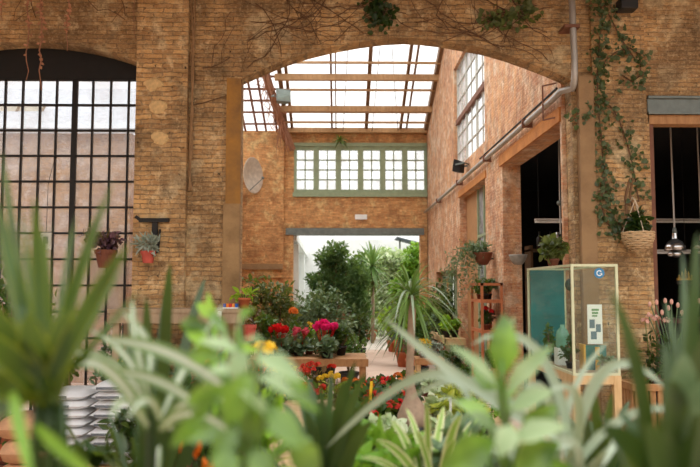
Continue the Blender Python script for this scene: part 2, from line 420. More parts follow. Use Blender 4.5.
# high window in the right wall
win = thing('window_3', 'tall steel window high in the right brick wall', 'window', (W+.08, (wn+wf)/2, wz0)); struct(win)
ly, hz = (wf-wn)/2, wz1-wz0
m = MB()
for y in (-ly+.03, -ly/3, ly/3, ly-.03): m.box(-.02, .02, y-.025, y+.025, 0, hz)
for y in (-2*ly/3, 0, 2*ly/3): m.box(-.012, .012, y-.01, y+.01, 0, hz)
for k in range(7): m.box(-.015, .015, -ly, ly, hz*k/6-.012, hz*k/6+.012)
m.build('glazing_bars', plain('pale_grey_paint', col(186,184,174), .6, var=.1), win)
m = MB(); m.box(-.05, .06, -ly, ly, hz*.47-.05, hz*.47+.05); m.build('transom', M_rust, win)
m = MB(); m.box(.015, .02, -ly, ly, 0, hz); m.build('pane', M_milk, win)

# end wall
dx0, dx1 = at(293, 240, YE).x, at(420.5, 240, YE).x
zdl0, zdl1 = at(356, 235, YE).z, at(356, 228, YE).z
wx0, wx1 = at(294, 170, YE).x, at(427, 170, YE).x
wzb, wzt = at(360, 194.5, YE).z, at(360, 143, YE).z
zet = at(360, 131, YE).z
w = MB(); XL = -3.2
w.box(XL, dx0, YE, YE+.35, 0, zdl1); w.box(dx1, W+.6, YE, YE+.35, 0, zdl1)
w.box(XL, W+.6, YE, YE+.35, zdl1, wzb)
w.box(XL, wx0, YE, YE+.35, wzb, wzt); w.box(wx1, W+.6, YE, YE+.35, wzb, wzt)
w.box(XL, W+.6, YE, YE+.35, wzt, zet)
w.box(XL, at(284, 200, YE).x, YE-.1, YE, 1.95, zet-.05)
w.box(at(428,200,YE).x, W, YE-.12, YE, 0, zet-.3)
struct(w.build('wall_rear', M_rear))
w = MB(); w.box(dx0-.2, dx1+.1, YE-.03, YE+.33, zdl0, zdl1-.005); struct(w.build('trim_doorway', M_steel))
w = MB(); w.box(XL, at(283, 265, YE).x, YE-.22, YE, at(260,267,YE).z-.07, at(260,264,YE).z); struct(w.build('trim_ledge', M_greyplaster))
w = MB(); w.box(at(361-6,218,YE).x, at(361+6,218,YE).x, YE-.03, YE, at(361,219.5,YE).z, at(361,214.5,YE).z); struct(w.build('trim_plaque', M_white))
win = thing('window_2', 'band of six sage green casements over the far doorway', 'window', ((wx0+wx1)/2, YE+.05, wzb)); struct(win)
ww, wh = wx1-wx0, wzt-wzb
m = MB(); fr = MB(); fr.box(-ww/2-.03, ww/2+.03, -.1, .06, -.07, .05); fr.box(-ww/2-.02, ww/2+.02, -.08, .06, wh-.1, wh)
for k in range(6):
    x0 = -ww/2+ww*k/6; x1 = x0+ww/6
    for a, b in ((x0, x0+.075), (x1-.075, x1)): fr.box(a, b, -.06, .05, 0, wh)
    fr.box(x0, x1, -.04, .05, 0, .14); fr.box(x0, x1, -.04, .05, wh-.2, wh)
    xm = (x0+x1)/2; m.box(xm-.014, xm+.014, -.03, .03, .1, wh-.15)
    for q in (1, 2, 3): zz = .14+(wh-.34)*q/4; m.box(x0+.06, x1-.06, -.03, .03, zz-.014, zz+.014)
fr.build('window_frame', M_green, win); m.build('glazing_bars', M_green, win)
g = MB(); g.box(-ww/2, ww/2, -.004, .004, .1, wh-.15); g.build('pane', M_milk, win)

# the atrium's left side wall (behind the left pillar) and the dark store to the right
w = MB(); w.prism([(-1.75, YB), (-1.95, YB), (-3.35, YE), (-2.95, YE)], 0, 4.6, 'y')
w.v = [(x, z, y) for x, y, z in w.v]; struct(w.build('wall_left', M_rear))
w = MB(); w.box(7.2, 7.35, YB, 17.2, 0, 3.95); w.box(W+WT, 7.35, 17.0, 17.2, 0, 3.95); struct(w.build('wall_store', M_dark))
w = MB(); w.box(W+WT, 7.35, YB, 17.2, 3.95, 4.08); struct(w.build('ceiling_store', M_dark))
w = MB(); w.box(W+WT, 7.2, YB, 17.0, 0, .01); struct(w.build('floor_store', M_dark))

# glazed roof
rs = .382
def RZ(Y): return zet+(YE-Y)*rs
def RY(py): return 11.91/((287-py)/730+rs)
Yr = 15.6
roof = bpy.data.objects.new('ceiling', None); C.objects.link(roof); roof['kind'] = 'structure'; tag(roof, 'sloping glazed timber roof above the brick courtyard passage', 'ceiling')
XG = -3.1
def rafter(px, w_, h_, x_is=None, mat=M_roofdark, nm='rafter'):
    x = gx(px, YE, zet) if x_is is None else x_is
    m = MB(); m.bar((x, YE+.1, RZ(YE+.1)), (x, Yr, RZ(Yr)), w_, h_); m.build(nm, mat, roof)
for px, w_ in ((286.5,.1),(292.5,.07),(332,.05),(336,.03),(366,.09),(400,.07),(406,.04)): rafter(px, w_, .12)
rafter(0, .14, .2, W-.02)
for x in (-1.75, -2.05, -2.3, -2.62, -2.95): rafter(0, .05, .07, x, M_rust)
xr0 = gx(286, YE, zet)
for py, w_, mt in ((57,.05,M_roofwood),(85.5,.05,M_roofwood),(108.5,.045,M_roofwood),(119,.05,M_roofwood)):
    Y = RY(py); m = MB(); m.bar((xr0, Y, RZ(Y)-.09), (W, Y, RZ(Y)-.09), .06, w_); m.build('purlin', mt, roof)
for py in (70, 103):
    Y = RY(py); m = MB(); m.bar((xr0-.1, Y, RZ(Y)-.15), (W, Y, RZ(Y)-.15), .12, .15); m.build('beam', M_roofwood, roof)
m = MB(); m.bar((xr0-.2, YE-.12, zet-.02), (W, YE-.12, zet-.02), .2, .13); m.build('wall_plate', M_roofwood, roof)
for py in (73, 86, 98, 110, 122, 132):
    Y = RY(py); m = MB(); m.bar((XG, Y, RZ(Y)-.06), (xr0, Y, RZ(Y)-.06), .04, .05); m.build('slat', M_rust, roof)
m = MB(); a = at(263, 66, 17.3); b = at(286, 138, YE-.25); m.bar(a, b, .17, .14); a2 = at(285,130,YE-.3); b2 = at(293,150,YE-.14); m.bar(a2, b2, .12, .12); m.build('hip_beam', M_pinkvine, roof)
m = MB()
for xa_, xb_ in ((XG, W),):
    m.bar((xa_, YE+.1, RZ(YE+.1)+.08), (xa_, Yr, RZ(Yr)+.08), .01, .01)
    m.add([(xa_, YE+.1, RZ(YE+.1)+.075), (xb_, YE+.1, RZ(YE+.1)+.075), (xb_, Yr, RZ(Yr)+.075), (xa_, Yr, RZ(Yr)+.075),
           (xa_, YE+.1, RZ(YE+.1)+.085), (xb_, YE+.1, RZ(YE+.1)+.085), (xb_, Yr, RZ(Yr)+.085), (xa_, Yr, RZ(Yr)+.085)],
          [(0,1,2,3),(7,6,5,4),(0,4,5,1),(1,5,6,2),(2,6,7,3),(3,7,4,0)])
m.build('glazing', M_roofglass, roof)
m = MB()
for px0, px1 in ((348, 343), (380, 372), (392, 398)):
    m.tube([at(px0, 46, 16.75), at((px0+px1)/2, 90, 18.15), at(px1, 131, YE-.2)], .009, 5)
m.build('cable', M_black, roof)

# steel framed window of the left bay
wy = YB+.06; kx = lambda px: at(px, 180, wy).x; kz = lambda py: at(60, py, wy).z
win = thing('window_1', 'black steel framed window wall filling the left arched bay', 'window', (0, wy, 0)); struct(win)
m = MB(); zt_ = kz(80)
for k in range(-10, 8):
    px = 73+18*k; th = .055 if k in (0, -8) else .017
    x = kx(px)
    if k < 0: x = kx(73)+(k*.188)-.01*(k == -1)
    m.box(x-th/2, x+th/2, -.02, .02, .12, zt_)
zz = zt_
while zz > .2: m.box(cxl-hw-.1, xl+.05, -.018, .018, zz-.011, zz+.011); zz -= .279
m.build('glazing_bars', M_black, win)
m = MB(); m.box(cxl-hw-.1, xl+.05, -.03, .05, zt_, zt+.05); m.build('shade_panel', M_black, win)  # black plate paints in the shaded void above the panes
m = MB(); m.box(cxl-hw-.1, xl+.05, -.03, .03, 0, .12); m.build('sill', M_black, win)
m = MB(); m.box(cxl-hw-.1, xl+.05, .0, .004, .12, zt_); m.build('pane', M_dirty, win)

# what shows through it: a pale brick building across the yard
bl = thing('brick_building', 'pale brick building with sloped grey roof seen through the left window grid', 'building', (-7.0, 13.2, 0))
zc = at(60, 133, 13.2).z
m = MB(); m.box(-7, 3.2, 0, .3, 0, zc); m.build('wall', M_court, bl)
m = MB(); m.prism([(-.2, zc-.05), (3.2, zc+1.6), (3.2, zc+1.7), (-.2, zc+.05)], -7, 3.6, 'x'); m.build('roof', plain('pale_roof_sheet', col(196,200,204), .6), bl)
m = MB(); m.box(-1.6, 1.1, 1.05, 1.3, zc+.35, zc+.75); m.build('skylight', plain('cream_board', col(232,226,205), .6), bl)
m = MB()
for k in range(6): m.bar((-1.5+k*.5, 1.0, zc+.3), (-1.3+k*.5, 1.04, zc+.8), .04, .04)
m.build('skylight_bars', M_greywood, bl)
for px in (10, 108):
    x = at(px, 230, 13.2).x+7; m = MB(); m.box(x-.35, x+.35, -.05, 0, 1.2, 2.3); f = m.build('shutter', M_greywood, bl)
# garden walls beyond the doorway
w = MB(); w.box(-6, 7, 28.5, 28.7, 0, 3.55); struct(w.build('wall_garden', M_white))
w = MB(); w.box(-1.75, -1.45, 20.4, 28.5, 0, 3.4); w.box(-1.46, -1.25, 25.6, 26.0, 0, 3.2); w.box(-1.46, -1.2, 21.2, 21.4, 0, 2.95); w.bar((-1.33, 20.4, 3.1), (-1.33, 28.4, 2.9), .25, .2); struct(w.build('wall_annex', M_white))
# small green door with a glazed leaf
d = thing('door_1', 'low green framed glazed door in the right brick wall', 'door', (W+.2, 16.6, 0)); struct(d)
m = MB()
for y in (-1.58, -.3, .55, 1.6): m.box(-.04, .04, y-.05, y+.05, 0, 2.05)
m.box(-.04, .04, -1.6, 1.6, 1.95, 2.07); m.box(-.04, .04, -1.6, 1.6, .95, 1.05); m.box(-.04, .04, -1.6, 1.6, 0, .12); m.build('door_frame', M_green, d)
m = MB(); m.box(.0, .006, -1.58, 1.58, .1, 1.98); m.build('pane', M_glass, d)

# unseen timber eaves, added over the front wall's yard side to darken its top
w = MB(); w.box(-7.5, 8.5, 4.5, Y1, 5.2, 5.3)
for k in range(28): w.box(-7.4+k*.58, -7.32+k*.58, 4.45, Y1, 5.08, 5.2)
struct(w.build('ceiling_shading_eaves', M_roofdark))
w = MB(); w.box(-7.5, -1.98, 1.6, Y1, 4.9, 4.97); struct(w.build('ceiling_shading_slab', M_roofdark))  # second unseen slab, added lower to darken the wall's top left

# unseen walls added behind and beside the camera to cut low sky light
w = MB(); w.box(-10.5, 10.5, -6.3, -6, 0, 5.2); struct(w.build('wall_added_back', M_court))
w = MB(); w.box(-10.5, -10.2, -6, Y1, 0, 4.6); struct(w.build('wall_added_left', M_court))
w = MB(); w.box(10.2, 10.5, -6, Y1, 0, 4.6); struct(w.build('wall_added_right', M_court))

# boarded partition with a glazed strip inside the second opening
d = thing('door_2', 'brown boarded partition with a narrow glazed strip inside the second side opening', 'door', (W+.16, 13.3, 0)); struct(d)
m = MB()
for k in range(8): m.box(-.02, .02, .12+k*.145, .12+k*.145+.14, 0, zo)
m.build('boards', M_wood, d)
m = MB()
for y in (-1.29, -.5, .08): m.box(-.03, .03, y, y+.05, 0, zo)
for z in (.9, 1.75, 2.6): m.box(-.03, .03, -1.29, .08, z, z+.05)
m.build('frame', M_green, d)
m = MB(); m.box(.0, .006, -1.25, .1, 0, zo); m.build('pane', M_milk, d)
# ================================================================== PLANT KIT
def rng(seed): return np.random.default_rng(seed)
def pot(root, r, h, mat=None, square=False):
    mat = mat or M_terra
    m = MB()
    if square:
        t = r*.8
        m.add([(-t,-t,0),(t,-t,0),(t,t,0),(-t,t,0),(-r,-r,h),(r,-r,h),(r,r,h),(-r,r,h),(-r*.9,-r*.9,h),(r*.9,-r*.9,h),(r*.9,r*.9,h),(-r*.9,r*.9,h),(-r*.88,-r*.88,h*.8),(r*.88,-r*.88,h*.8),(r*.88,r*.88,h*.8),(-r*.88,r*.88,h*.8)],
              [(3,2,1,0)]+[(i,(i+1)%4,4+(i+1)%4,4+i) for i in range(4)]+[(4+i,4+(i+1)%4,8+(i+1)%4,8+i) for i in range(4)]+[(8+i,8+(i+1)%4,12+(i+1)%4,12+i) for i in range(4)])
    else:
        m.lathe([(.001,0),(r*.68,0),(r*.9,h*.78),(r*.92,h*.78),(r,h*.79),(r*1.02,h),(r*.92,h),(r*.88,h*.82)], 20)
    m.build('pot', mat, root, smooth=not square)
    s = MB(); s.lathe([(.001, h*.86),(r*.6, h*.85),(r*.885, h*.83)], 16); s.build('soil', M_soil, root)
def crown(m, c, rad, n, L, Wd, seed, clumps=0, droop=.2, tpl=T_OV, out=.7, up=.35, shell=.75, cr=.34):
    g = rng(seed); c = np.array(c, float); rad = np.array(rad, float)
    if clumps:
        d = g.normal(size=(clumps, 3)); d /= np.linalg.norm(d, axis=1, keepdims=True)
        cc = d*(g.random((clumps, 1))**.4)*(1-cr*.6)
        k = g.integers(0, clumps, n); q = g.normal(size=(n, 3)); q /= np.linalg.norm(q, axis=1, keepdims=True)
        q = q*(g.random((n, 1))**.45)*cr; P = cc[k]+q; D = q/cr*.8+cc[k]*.4
    else:
        d = g.normal(size=(n, 3)); d /= np.linalg.norm(d, axis=1, keepdims=True)
        P = d*(shell+(1-shell)*g.random((n, 1)))*(g.random((n, 1))**.15); D = d.copy()
    D = D*out+g.normal(size=(n, 3))*.45; D[:, 2] += up-droop
    N = g.normal(size=(n, 3))*.5; N[:, 2] += 1.0; N += P*.6
    s = .65+.7*g.random(n)
    m.leaves(c+P*rad, D, N, L*s, Wd*s, tpl)
    return m
def stems(m, base, tips, r0, r1, seed, n=5):
    q = random.Random(seed)
    for t in tips:
        a, b = Vector(base), Vector(t); mid = (a+b)/2+Vector((q.uniform(-.1,.1), q.uniform(-.1,.1), 0))*(b-a).length
        m.tube([a, (a*1.2+mid*.8)/2, mid, b], [r0, r0*.8, (r0+r1)/2, r1], n)
def shrub(name, label, loc, h, rad, leaf, L=.07, Wd=.035, n=500, clumps=14, pr=.16, ph=.28, pm=None, seed=1, cat='potted plant', group=None, trunk=True, tpl=T_OV, bark=None, droop=.2, base=.0, sq=False, up=.35):
    """bushy potted plant: crown of leaves of height h, radii rad, on stems in a pot"""
    o = thing(name, label, cat, loc, 0, group)
    if pr: pot(o, pr, ph, pm, sq)
    z0 = ph if pr else 0
    ch = (h-z0-base)/2; c = (0, 0, z0+base+ch)
    if trunk:
        q = random.Random(seed); m = MB()
        tips = [(q.uniform(-.6,.6)*rad[0], q.uniform(-.6,.6)*rad[1], c[2]+q.uniform(-.3,.7)*ch) for _ in range(7)]
        stems(m, (0, 0, z0*.8), tips, max(.006, h*.013), .004, seed); m.build('stem', bark or M_bark, o)
    m = MB(); crown(m, c, (rad[0], rad[1], ch), n, L, Wd, seed, clumps, droop, tpl, up=up)
    m.build('foliage', LEAF[leaf], o); return o
def rosette(m, c, n, L, Wd, seed, el=(5, 80), droop=.5, seg=7, fold=.3, jitter=.15, prof=None):
    """strap leaves arching out of one point"""
    q = random.Random(seed)
    for i in range(n):
        a = i*2.399+q.uniform(-.3,.3); e = math.radians(el[0]+(el[1]-el[0])*((i+.5)/n)); l = L*q.uniform(.75, 1.1)
        d = Vector((math.cos(a)*math.cos(e), math.sin(a)*math.cos(e), math.sin(e)))
        p0 = Vector(c)+d*.01; p1 = p0+d*l*.55
        out_ = Vector((math.cos(a), math.sin(a), 0))
        p2 = p0+d*l*.95+out_*l*droop*.12-Vector((0, 0, 1))*l*droop*(.35+.65*math.cos(e))
        m.strap(p0, p1, p2, Wd*q.uniform(.8, 1.15), hint=Vector((-math.cos(a)*math.sin(e), -math.sin(a)*math.sin(e), math.cos(e)+.05)), seg=seg, fold=fold, prof=prof)
    return m
def strap_plant(name, label, loc, leaf, n=26, L=.4, Wd=.03, h0=0.0, el=(10, 82), droop=.5, pr=.09, ph=.14, pm=None, seed=1, cat='potted plant', group=None, trunk_r=.02):
    o = thing(name, label, cat, loc, 0, group)
    if pr: pot(o, pr, ph, pm)
    z0 = ph*.85 if pr else 0
    if h0:
        m = MB(); m.tube([(0,0,z0*.9),(.012,0,z0+h0*.5),(0,0,z0+h0)], [trunk_r*1.1, trunk_r, trunk_r*.9], 8); m.build('trunk', M_greybark, o, smooth=True)
    m = MB(); rosette(m, (0, 0, z0+h0), n, L, Wd, seed, el, droop); m.build('foliage', LEAF[leaf], o); return o
def blossom(m, c, r, n=5, tilt=.5, seed=0, d=(0,0,1), wd=.8):
    q = random.Random(seed); d = Vector(d).normalized(); a = d.orthogonal().normalized(); b = d.cross(a)
    P, D, N = [], [], []
    for k in range(n):
        t = 2*PI*k/n+q.uniform(-.2,.2); o_ = a*math.cos(t)+b*math.sin(t)
        P.append(tuple(c)); D.append(tuple(o_*(1-tilt)+d*tilt)); N.append(tuple(d*(1-tilt)-o_*tilt))
    return m.leaves(P, D, N, r, r*wd, T_FLAT)
def bloomer(name, label, loc, leaf, petals, h=.24, r=.12, nfl=6, fr=.03, dense=9, pr=.075, ph=.11, pm=None, seed=1, cat='flowering plant', group=None, L=.06, Wd=.045, n=90, eye=None):
    """low leafy pot plant with flower heads of many small blossoms"""
    o = thing(name, label, cat, loc, 0, group); pot(o, pr, ph, pm or M_terrad)
    m = MB(); crown(m, (0, 0, ph+(h-ph)*.4), (r, r, (h-ph)*.45), n, L, Wd, seed, 0, .15, T_FLAT, shell=.3, up=.3); m.build('foliage', LEAF[leaf], o)
    q = random.Random(seed*7+1)
    for k in range(nfl):
        a = q.uniform(0, 6.28) if k else -1.57; rr = r*.85*math.sqrt(q.random()) if k else r*.3
        c = Vector((rr*math.cos(a), rr*math.sin(a), h-(rr/r)**2*.06-q.uniform(0, .02))); m = MB()
        m.tube([(c.x*.5, c.y*.5, ph), tuple(c)], .0025, 4)
        m.cur = 1
        for j in range(dense):
            oo = Vector((q.gauss(0, 1), q.gauss(0, 1), abs(q.gauss(0, 1)))).normalized()
            blossom(m, c+oo*fr*.8, fr*.62, 5, .25, seed+j, oo)
        m.build('flower', [LEAF['mid'], petals], o)
    return o
def cyclamen(name, label, loc, petals, h=.34, nfl=10, seed=1, r=.14, group=None, fs=.075):
    o = thing(name, label, 'flowering plant', loc, 0, group); pot(o, .075, .1, M_blackpot)
    m = MB(); crown(m, (0, 0, .14), (r*1.1, r*1.1, .11), 150, .085, .085, seed, 0, .1, T_HEART, shell=.3, up=.4); m.build('foliage', LEAF['grey'], o)
    q = random.Random(seed)
    for k in range(nfl):
        a = q.uniform(0, 6.28); rr = r*.75*math.sqrt(q.random()); c = Vector((rr*math.cos(a), rr*math.sin(a), h-(rr/r)*.08-q.uniform(0, .05)))
        m = MB(); m.tube([(c.x*.4, c.y*.4, .12), tuple(c+Vector((0, 0, .02)))], .003, 5); m.cur = 1
        blossom(m, c, fs, 6, .72, seed+k, (q.uniform(-.4,.4), q.uniform(-.4,.1), 1), .75)
        m.build('flower', [P_red, petals], o)
    return o
def trailing(m, path, L, Wd, n, seed, spread, tpl=T_OV, face=None):
    """leaves along a vine"""
    g = rng(seed); path = [Vector(p) for p in path]; P, D, N = [], [], []
    ln = [(path[i+1]-path[i]).length for i in range(len(path)-1)]; tot = sum(ln)
    for i in range(n):
        t = g.random()*tot; k = 0
        while k < len(ln)-1 and t > ln[k]: t -= ln[k]; k += 1
        p = path[k].lerp(path[k+1], min(1, t/max(ln[k], 1e-6)))
        o_ = g.normal(size=3)*spread
        if face is not None: o_[1] = -abs(o_[1])*.5
        P.append((p.x+o_[0], p.y+o_[1], p.z+o_[2])); dd = g.normal(size=3); dd[2] -= .5; D.append(dd)
        N.append((g.normal()*.4, -1, g.normal()*.4) if face is not None else g.normal(size=3)+np.array((0, -.3, .8)))
    s = .6+.8*g.random(n); return m.leaves(P, D, N, L*s, Wd*s, tpl)
def gpos(px, Y, z): return Vector((gx(px, Y, z), Y, z))
# ================================================================== FIXTURES
t = thing('drainpipe', 'grey zinc drainpipe running down beside the arch and along the right brick wall', 'pipe', (0, 0, 0))
pp = [at(570.5, -40, Y1-.17), at(573, 30, Y1-.17), at(574.5, 60, Y1-.17), at(575, 80, Y1-.17)]
pz = 3.745
pp[-1] = at(574.5, 76, Y1-.17)
pp += [at(574, 83, Y1-.15), at(572.6, 88.5, Y1-.08), Vector((W-.062, Y1+.03, pz+.03)), Vector((W-.075, YB+.05, pz+.005)), Vector((W-.08, 9.2, pz)), Vector((W-.08, 13, pz)), Vector((W-.08, YE-.18, pz))]
m = MB(); m.tube(pp, .034, 10); m.build('pipe', M_zinc, t, smooth=True)
for y in (9.0, 11.5, 14.2, 17.2):
    m = MB(); m.box(W-.13, W, y-.02, y+.02, pz-.05, pz+.05); m.build('clamp', M_rust, t)
for py in (27, ):
    p = at(573, py, Y1-.17); m = MB(); m.box(p.x-.1, p.x+.06, p.y-.045, Y1, p.z-.015, p.z+.015); m.build('clamp', M_rust, t)
m = MB(); m.tube([(W-.04, YB+.02, pz+.12), (W-.04, 9.4, pz+.12), (W-.04, 12.2, pz+.12)], .014, 6); m.build('conduit', M_black, t)
t = thing('wall_bracket', 'thin dark iron frame fixed to the brick under the drainpipe bend', 'bracket', (0, 0, 0))
p0 = at(554.5, 88, 8.1); m = MB(); x = W-.12
m.bar((x, 8.08, pz+.22), (x, 8.08, pz-.17), .014, .014); m.bar((x, 8.08, pz+.22), (W, 7.95, pz+.22), .014, .014); m.bar((x, 8.08, pz-.17), (W, 7.92, pz-.17), .014, .014); m.build('frame', M_rust, t)

def floodlight(label, loc, rz, s=1.0, mat=None):
    t = thing('floodlight', label, 'lamp', loc, rz); mat = mat or M_black
    m = MB(); m.add([(-.12*s,-.02,-.1*s),(.12*s,-.02,-.1*s),(.12*s,.02,.1*s),(-.12*s,.02,.1*s),(-.08*s,.1*s,-.12*s),(.08*s,.1*s,-.12*s),(.08*s,.12*s,.06*s),(-.08*s,.12*s,.06*s)],
        [(0,1,2,3),(7,6,5,4),(4,5,1,0),(5,6,2,1),(6,7,3,2),(7,4,0,3)]); m.build('housing', mat, t)
    m = MB(); m.box(-.1*s,.1*s,-.03,-.02,-.08*s,.08*s); m.build('lens', M_glass, t)
    m = MB(); m.bar((-.13*s,.05*s,0),(-.13*s,.2*s,.02),.015,.03); m.bar((.13*s,.05*s,0),(.13*s,.2*s,.02),.015,.03); m.bar((-.14*s,.2*s,.02),(.14*s,.2*s,.02),.03,.015); m.build('bracket', M_steel, t)
    return t
p = at(463, 166, 13.6); floodlight('black floodlight below the high window on the right brick wall', (W-.22, 13.6, p.z), -PI/2-.6, 1.15)
p = at(283.5, 95, 17.0); floodlight('grey floodlight hanging from the roof hip beam on the left', p, .4, 1.5, M_steel)
t = thing('wall_speaker', 'small black box speaker high on the right brick pillar', 'speaker', at(627, 5, Y1-.17))
m = MB(); m.box(-.09,.09,-.08,.08,-.06,.06); m.build('housing', M_blackpot, t, bevel=.01); m = MB(); m.box(-.03,.03,.08,.11,-.03,.03); m.build('bracket', M_black, t)
# parabolic dish on the far left wall
t = thing('satellite_dish', 'pale round dish on the brick left of the far casements', 'dish', at(252, 175.5, YE-.5))
t.rotation_euler = (0, .3, 1.12)
m = MB(); m.lathe([(.01,.12),(.18,.10),(.34,.05),(.47,-.03),(.49,-.045),(.48,-.05),(.34,.03),(.18,.08),(.01,.1)], 28, axis='y'); m.build('reflector', plain('dish_grey', col(206,196,182), .6), t, smooth=True)
m = MB(); m.tube([(0,.1,0),(0,.22,0),(.25,.28,-.1)],.025,8); m.build('mount', M_steel, t)
m = MB(); m.tube([(0,-.0,-.46),(0,-.35,-.12)],.012,6); m.ball((0,-.36,-.1),.04); m.build('feed_arm', M_steel, t)

# pendant lamps in the dark rooms
def pendant(label, px, py, Y, s=1.0, top=None):
    p = at(px, py, Y); t = thing('pendant_lamp', label, 'lamp', p, 0, 'pendant lamps in the dark store')
    m = MB(); m.lathe([(.03*s,.17*s),(.036*s,.1*s),(.04*s,.085*s),(.09*s,.06*s),(.125*s,.0),(.135*s,-.06*s),(.128*s,-.06*s),(.115*s,.0),(.08*s,.05*s),(.02*s,.08*s)], 24); m.build('lamp_shade', M_chrome, t, smooth=True)
    m = MB(); m.lathe([(.001,-.15*s),(.085*s,-.14*s),(.1*s,-.1*s),(.075*s,-.07*s),(.001,-.06*s)], 20); m.build('diffuser', M_chrome, t, smooth=True)
    m = MB(); m.lathe([(.001,.25*s),(.02*s,.24*s),(.028*s,.2*s),(.03*s,.165*s),(.001,.16*s)], 14); m.build('socket', M_steel, t, smooth=True)
    m = MB(); m.tube([(0,0,.22*s),(-.012,0,3.95-p.z)], .011, 8); m.build('rod', M_zinc, t)
    return t
pendant('chrome dome pendant on a pale rod in the dark right bay', 675, 246, 8.7, .92)
pendant('chrome pendant cut by the right edge of the view', 702, 246, 9.3, .75)
t = thing('pendant_lamp', 'thin rod pendant with dark knob and small round lamp in the near side opening', 'lamp', at(557.5, 240, 9.6), 0, 'pendant lamps in the dark store')
pz_ = at(561, 203, 9.6).z-t.location.z
m = MB(); m.tube([(.04,0,.08),(.045,0,3.95-t.location.z)], .009, 6); m.build('rod', M_zinc, t)
m = MB(); m.ball((.044,0,pz_),.045,8,.8); m.build('knob', M_steel, t)
m = MB(); m.lathe([(.02,.1),(.03,.06),(.052,.0),(.05,-.05),(.02,-.07),(.001,-.07)],16); m.build('lamp_shade', M_chrome, t, smooth=True)
def ltube(label, px0, px1, py, Y):
    a, b = at(px0, py, Y), at(px1, py, Y); t = thing('tube_light', label, 'lamp', (a+b)/2, 0, 'unlit tube lights'); l = (b-a).length/2
    m = MB(); m.box(-l, l, -.03, .03, -.005, .025); m.build('housing', M_zinc, t)
    m = MB(); m.tube([(-l,0,-.02),(l,0,-.02)],.014,8); m.build('tube', M_whitepot, t)
    for s_ in (-.8,.8):
        m = MB(); m.tube([(s_*l,0,.02),(s_*l,0,3.95-a.z)],.003,4); m.build('wire', M_black, t)
ltube('grey tube light hanging inside the near side opening', 535, 572, 220.5, 9.9)
ltube('long grey tube light hanging in the right bay behind the pendants', 640, 740, 220.5, 10.4)
ltube('lower white tube light behind the chrome pendants', 640, 690, 251.5, 9.9)
# dark shelving with bottles at the back of the store
t = thing('store_shelf', 'dark shelving standing in the store behind the near side opening', 'shelf', (4.0, 12.6, .01))
m = MB()
for z in (.4, 1.1, 1.8, 2.3): m.box(-.75,.75,-.2,.2,z,z+.04)
for x in (-.75,.72): m.box(x,x+.04,-.2,.2,0,2.4)
m.build('shelf_frame', M_roofdark, t)
for k in range(6):
    b = MB(); b.lathe([(.001,0),(.05,0),(.055,.02),(.055,.18),(.02,.24),(.018,.31),(.001,.31)],12)
    o = b.build('bottle', plain('dark_glass_bottle', col(60,52,44), .3), None, (3.45+k*.19, 12.55, 2.35), smooth=True)
    tag(o, ['first','second','third','fourth','fifth','sixth'][k]+' dark bottle from the left on the store shelf', 'bottle', 'bottles on the store shelf')
t = thing('wall_ornament', 'small gilt crown shaped ornament in the dark right bay', 'ornament', at(685.5, 278, 9.4))
m = MB(); gm = plain('gilt', col(170,136,60), .45, .6)
m.box(-.11,.11,-.02,.02,-.03,.0)
for k, h in ((-.08,.05),(-.04,.09),(0,.13),(.04,.09),(.08,.05)): m.lathe([(.018,0),(.015,h*.6),(.001,h)],8,(k,0,0))
m.build('crown', gm, t); m = MB(); m.box(-.1,.1,.02,.06,-.08,.0); m.box(-.02,.02,-.01,.05,-.5,-.03); m.box(-.09,.09,-.05,.09,-.52,-.5); m.build('stand', M_black, t)
t = thing('store_counter', 'dark reddish counter inside the right bay under the ornament', 'counter', (at(685,278,9.4).x, 9.4, .01))
zt2 = at(685,278,9.4).z-.52-.01
m = MB(); m.box(-.7,.9,-.25,.25,zt2-.05,zt2); m.build('worktop', plain('oxblood_paint', col(84,42,36), .6), t)
m = MB(); m.box(-.66,.86,-.2,.22,0,zt2-.05); m.build('body', M_dark, t)

# ---------------------------------------------------------------- dry creepers, ivy on the front wall
def creeper(name, label, starts, seed, y, mat, steps=26, step=.11, rad=.0048, zmin=None, branch=.18, inside=None, wander=.3):
    q = random.Random(seed); m = MB()
    stack = [(Vector((x, y-.012, z)), a, rad, steps) for x, z, a in starts]; nb = 0
    while stack and nb < 420:
        p, a, r, n = stack.pop(0); pts, rr = [p.copy()], [r]; nb += 1
        for i in range(n):
            a += q.gauss(0, wander); p = p+Vector((math.cos(a)*step, 0, math.sin(a)*step)); p.y = y-.006-q.random()*.02
            if inside and not inside(p.x, p.z): break
            r *= .965; pts.append(p.copy()); rr.append(max(.0018, r))
            if q.random() < branch and r > .003: stack.append((p.copy(), a+q.choice((-1, 1))*q.uniform(.5, 1.3), r*.65, int(n*.6)))
        if len(pts) > 2: m.tube(pts, rr, 4, False)
    return tag(m.build(name, mat), label, 'creeper')
aps = [(p.x, p.z) for p in arch]
def above_arch(x, z):
    if z > 5.2: return False
    if x < xa-.02: return False
    if x > xb-.12: return False
    for i in range(len(aps)-1):
        if aps[i][0] <= x <= aps[i+1][0]:
            t_ = (x-aps[i][0])/(aps[i+1][0]-aps[i][0]); return z > aps[i][1]*(1-t_)+aps[i+1][1]*t_+.04
    return z > aps[0][1]
creeper('dry_creeper', 'bare brown creeper branches spreading over the brick above the central arch, left half', [(xa+.05,4.3,.2),(-.9,4.7,-.1),(-.3,4.75,-.3),(.2,4.8,-.6),(-.98,4.0,.5),(-.6,4.8,-.9),(.5,4.75,3.6),(-.95,4.5,-.3),(-.2,4.6,2.6),(.7,4.6,3.0),(-.7,4.35,.6),(-.1,4.85,-2.2),(.4,4.8,-2.6)], 3, Y1, M_vine, 30, inside=lambda x,z: above_arch(x,z) and x < .75, branch=.3)
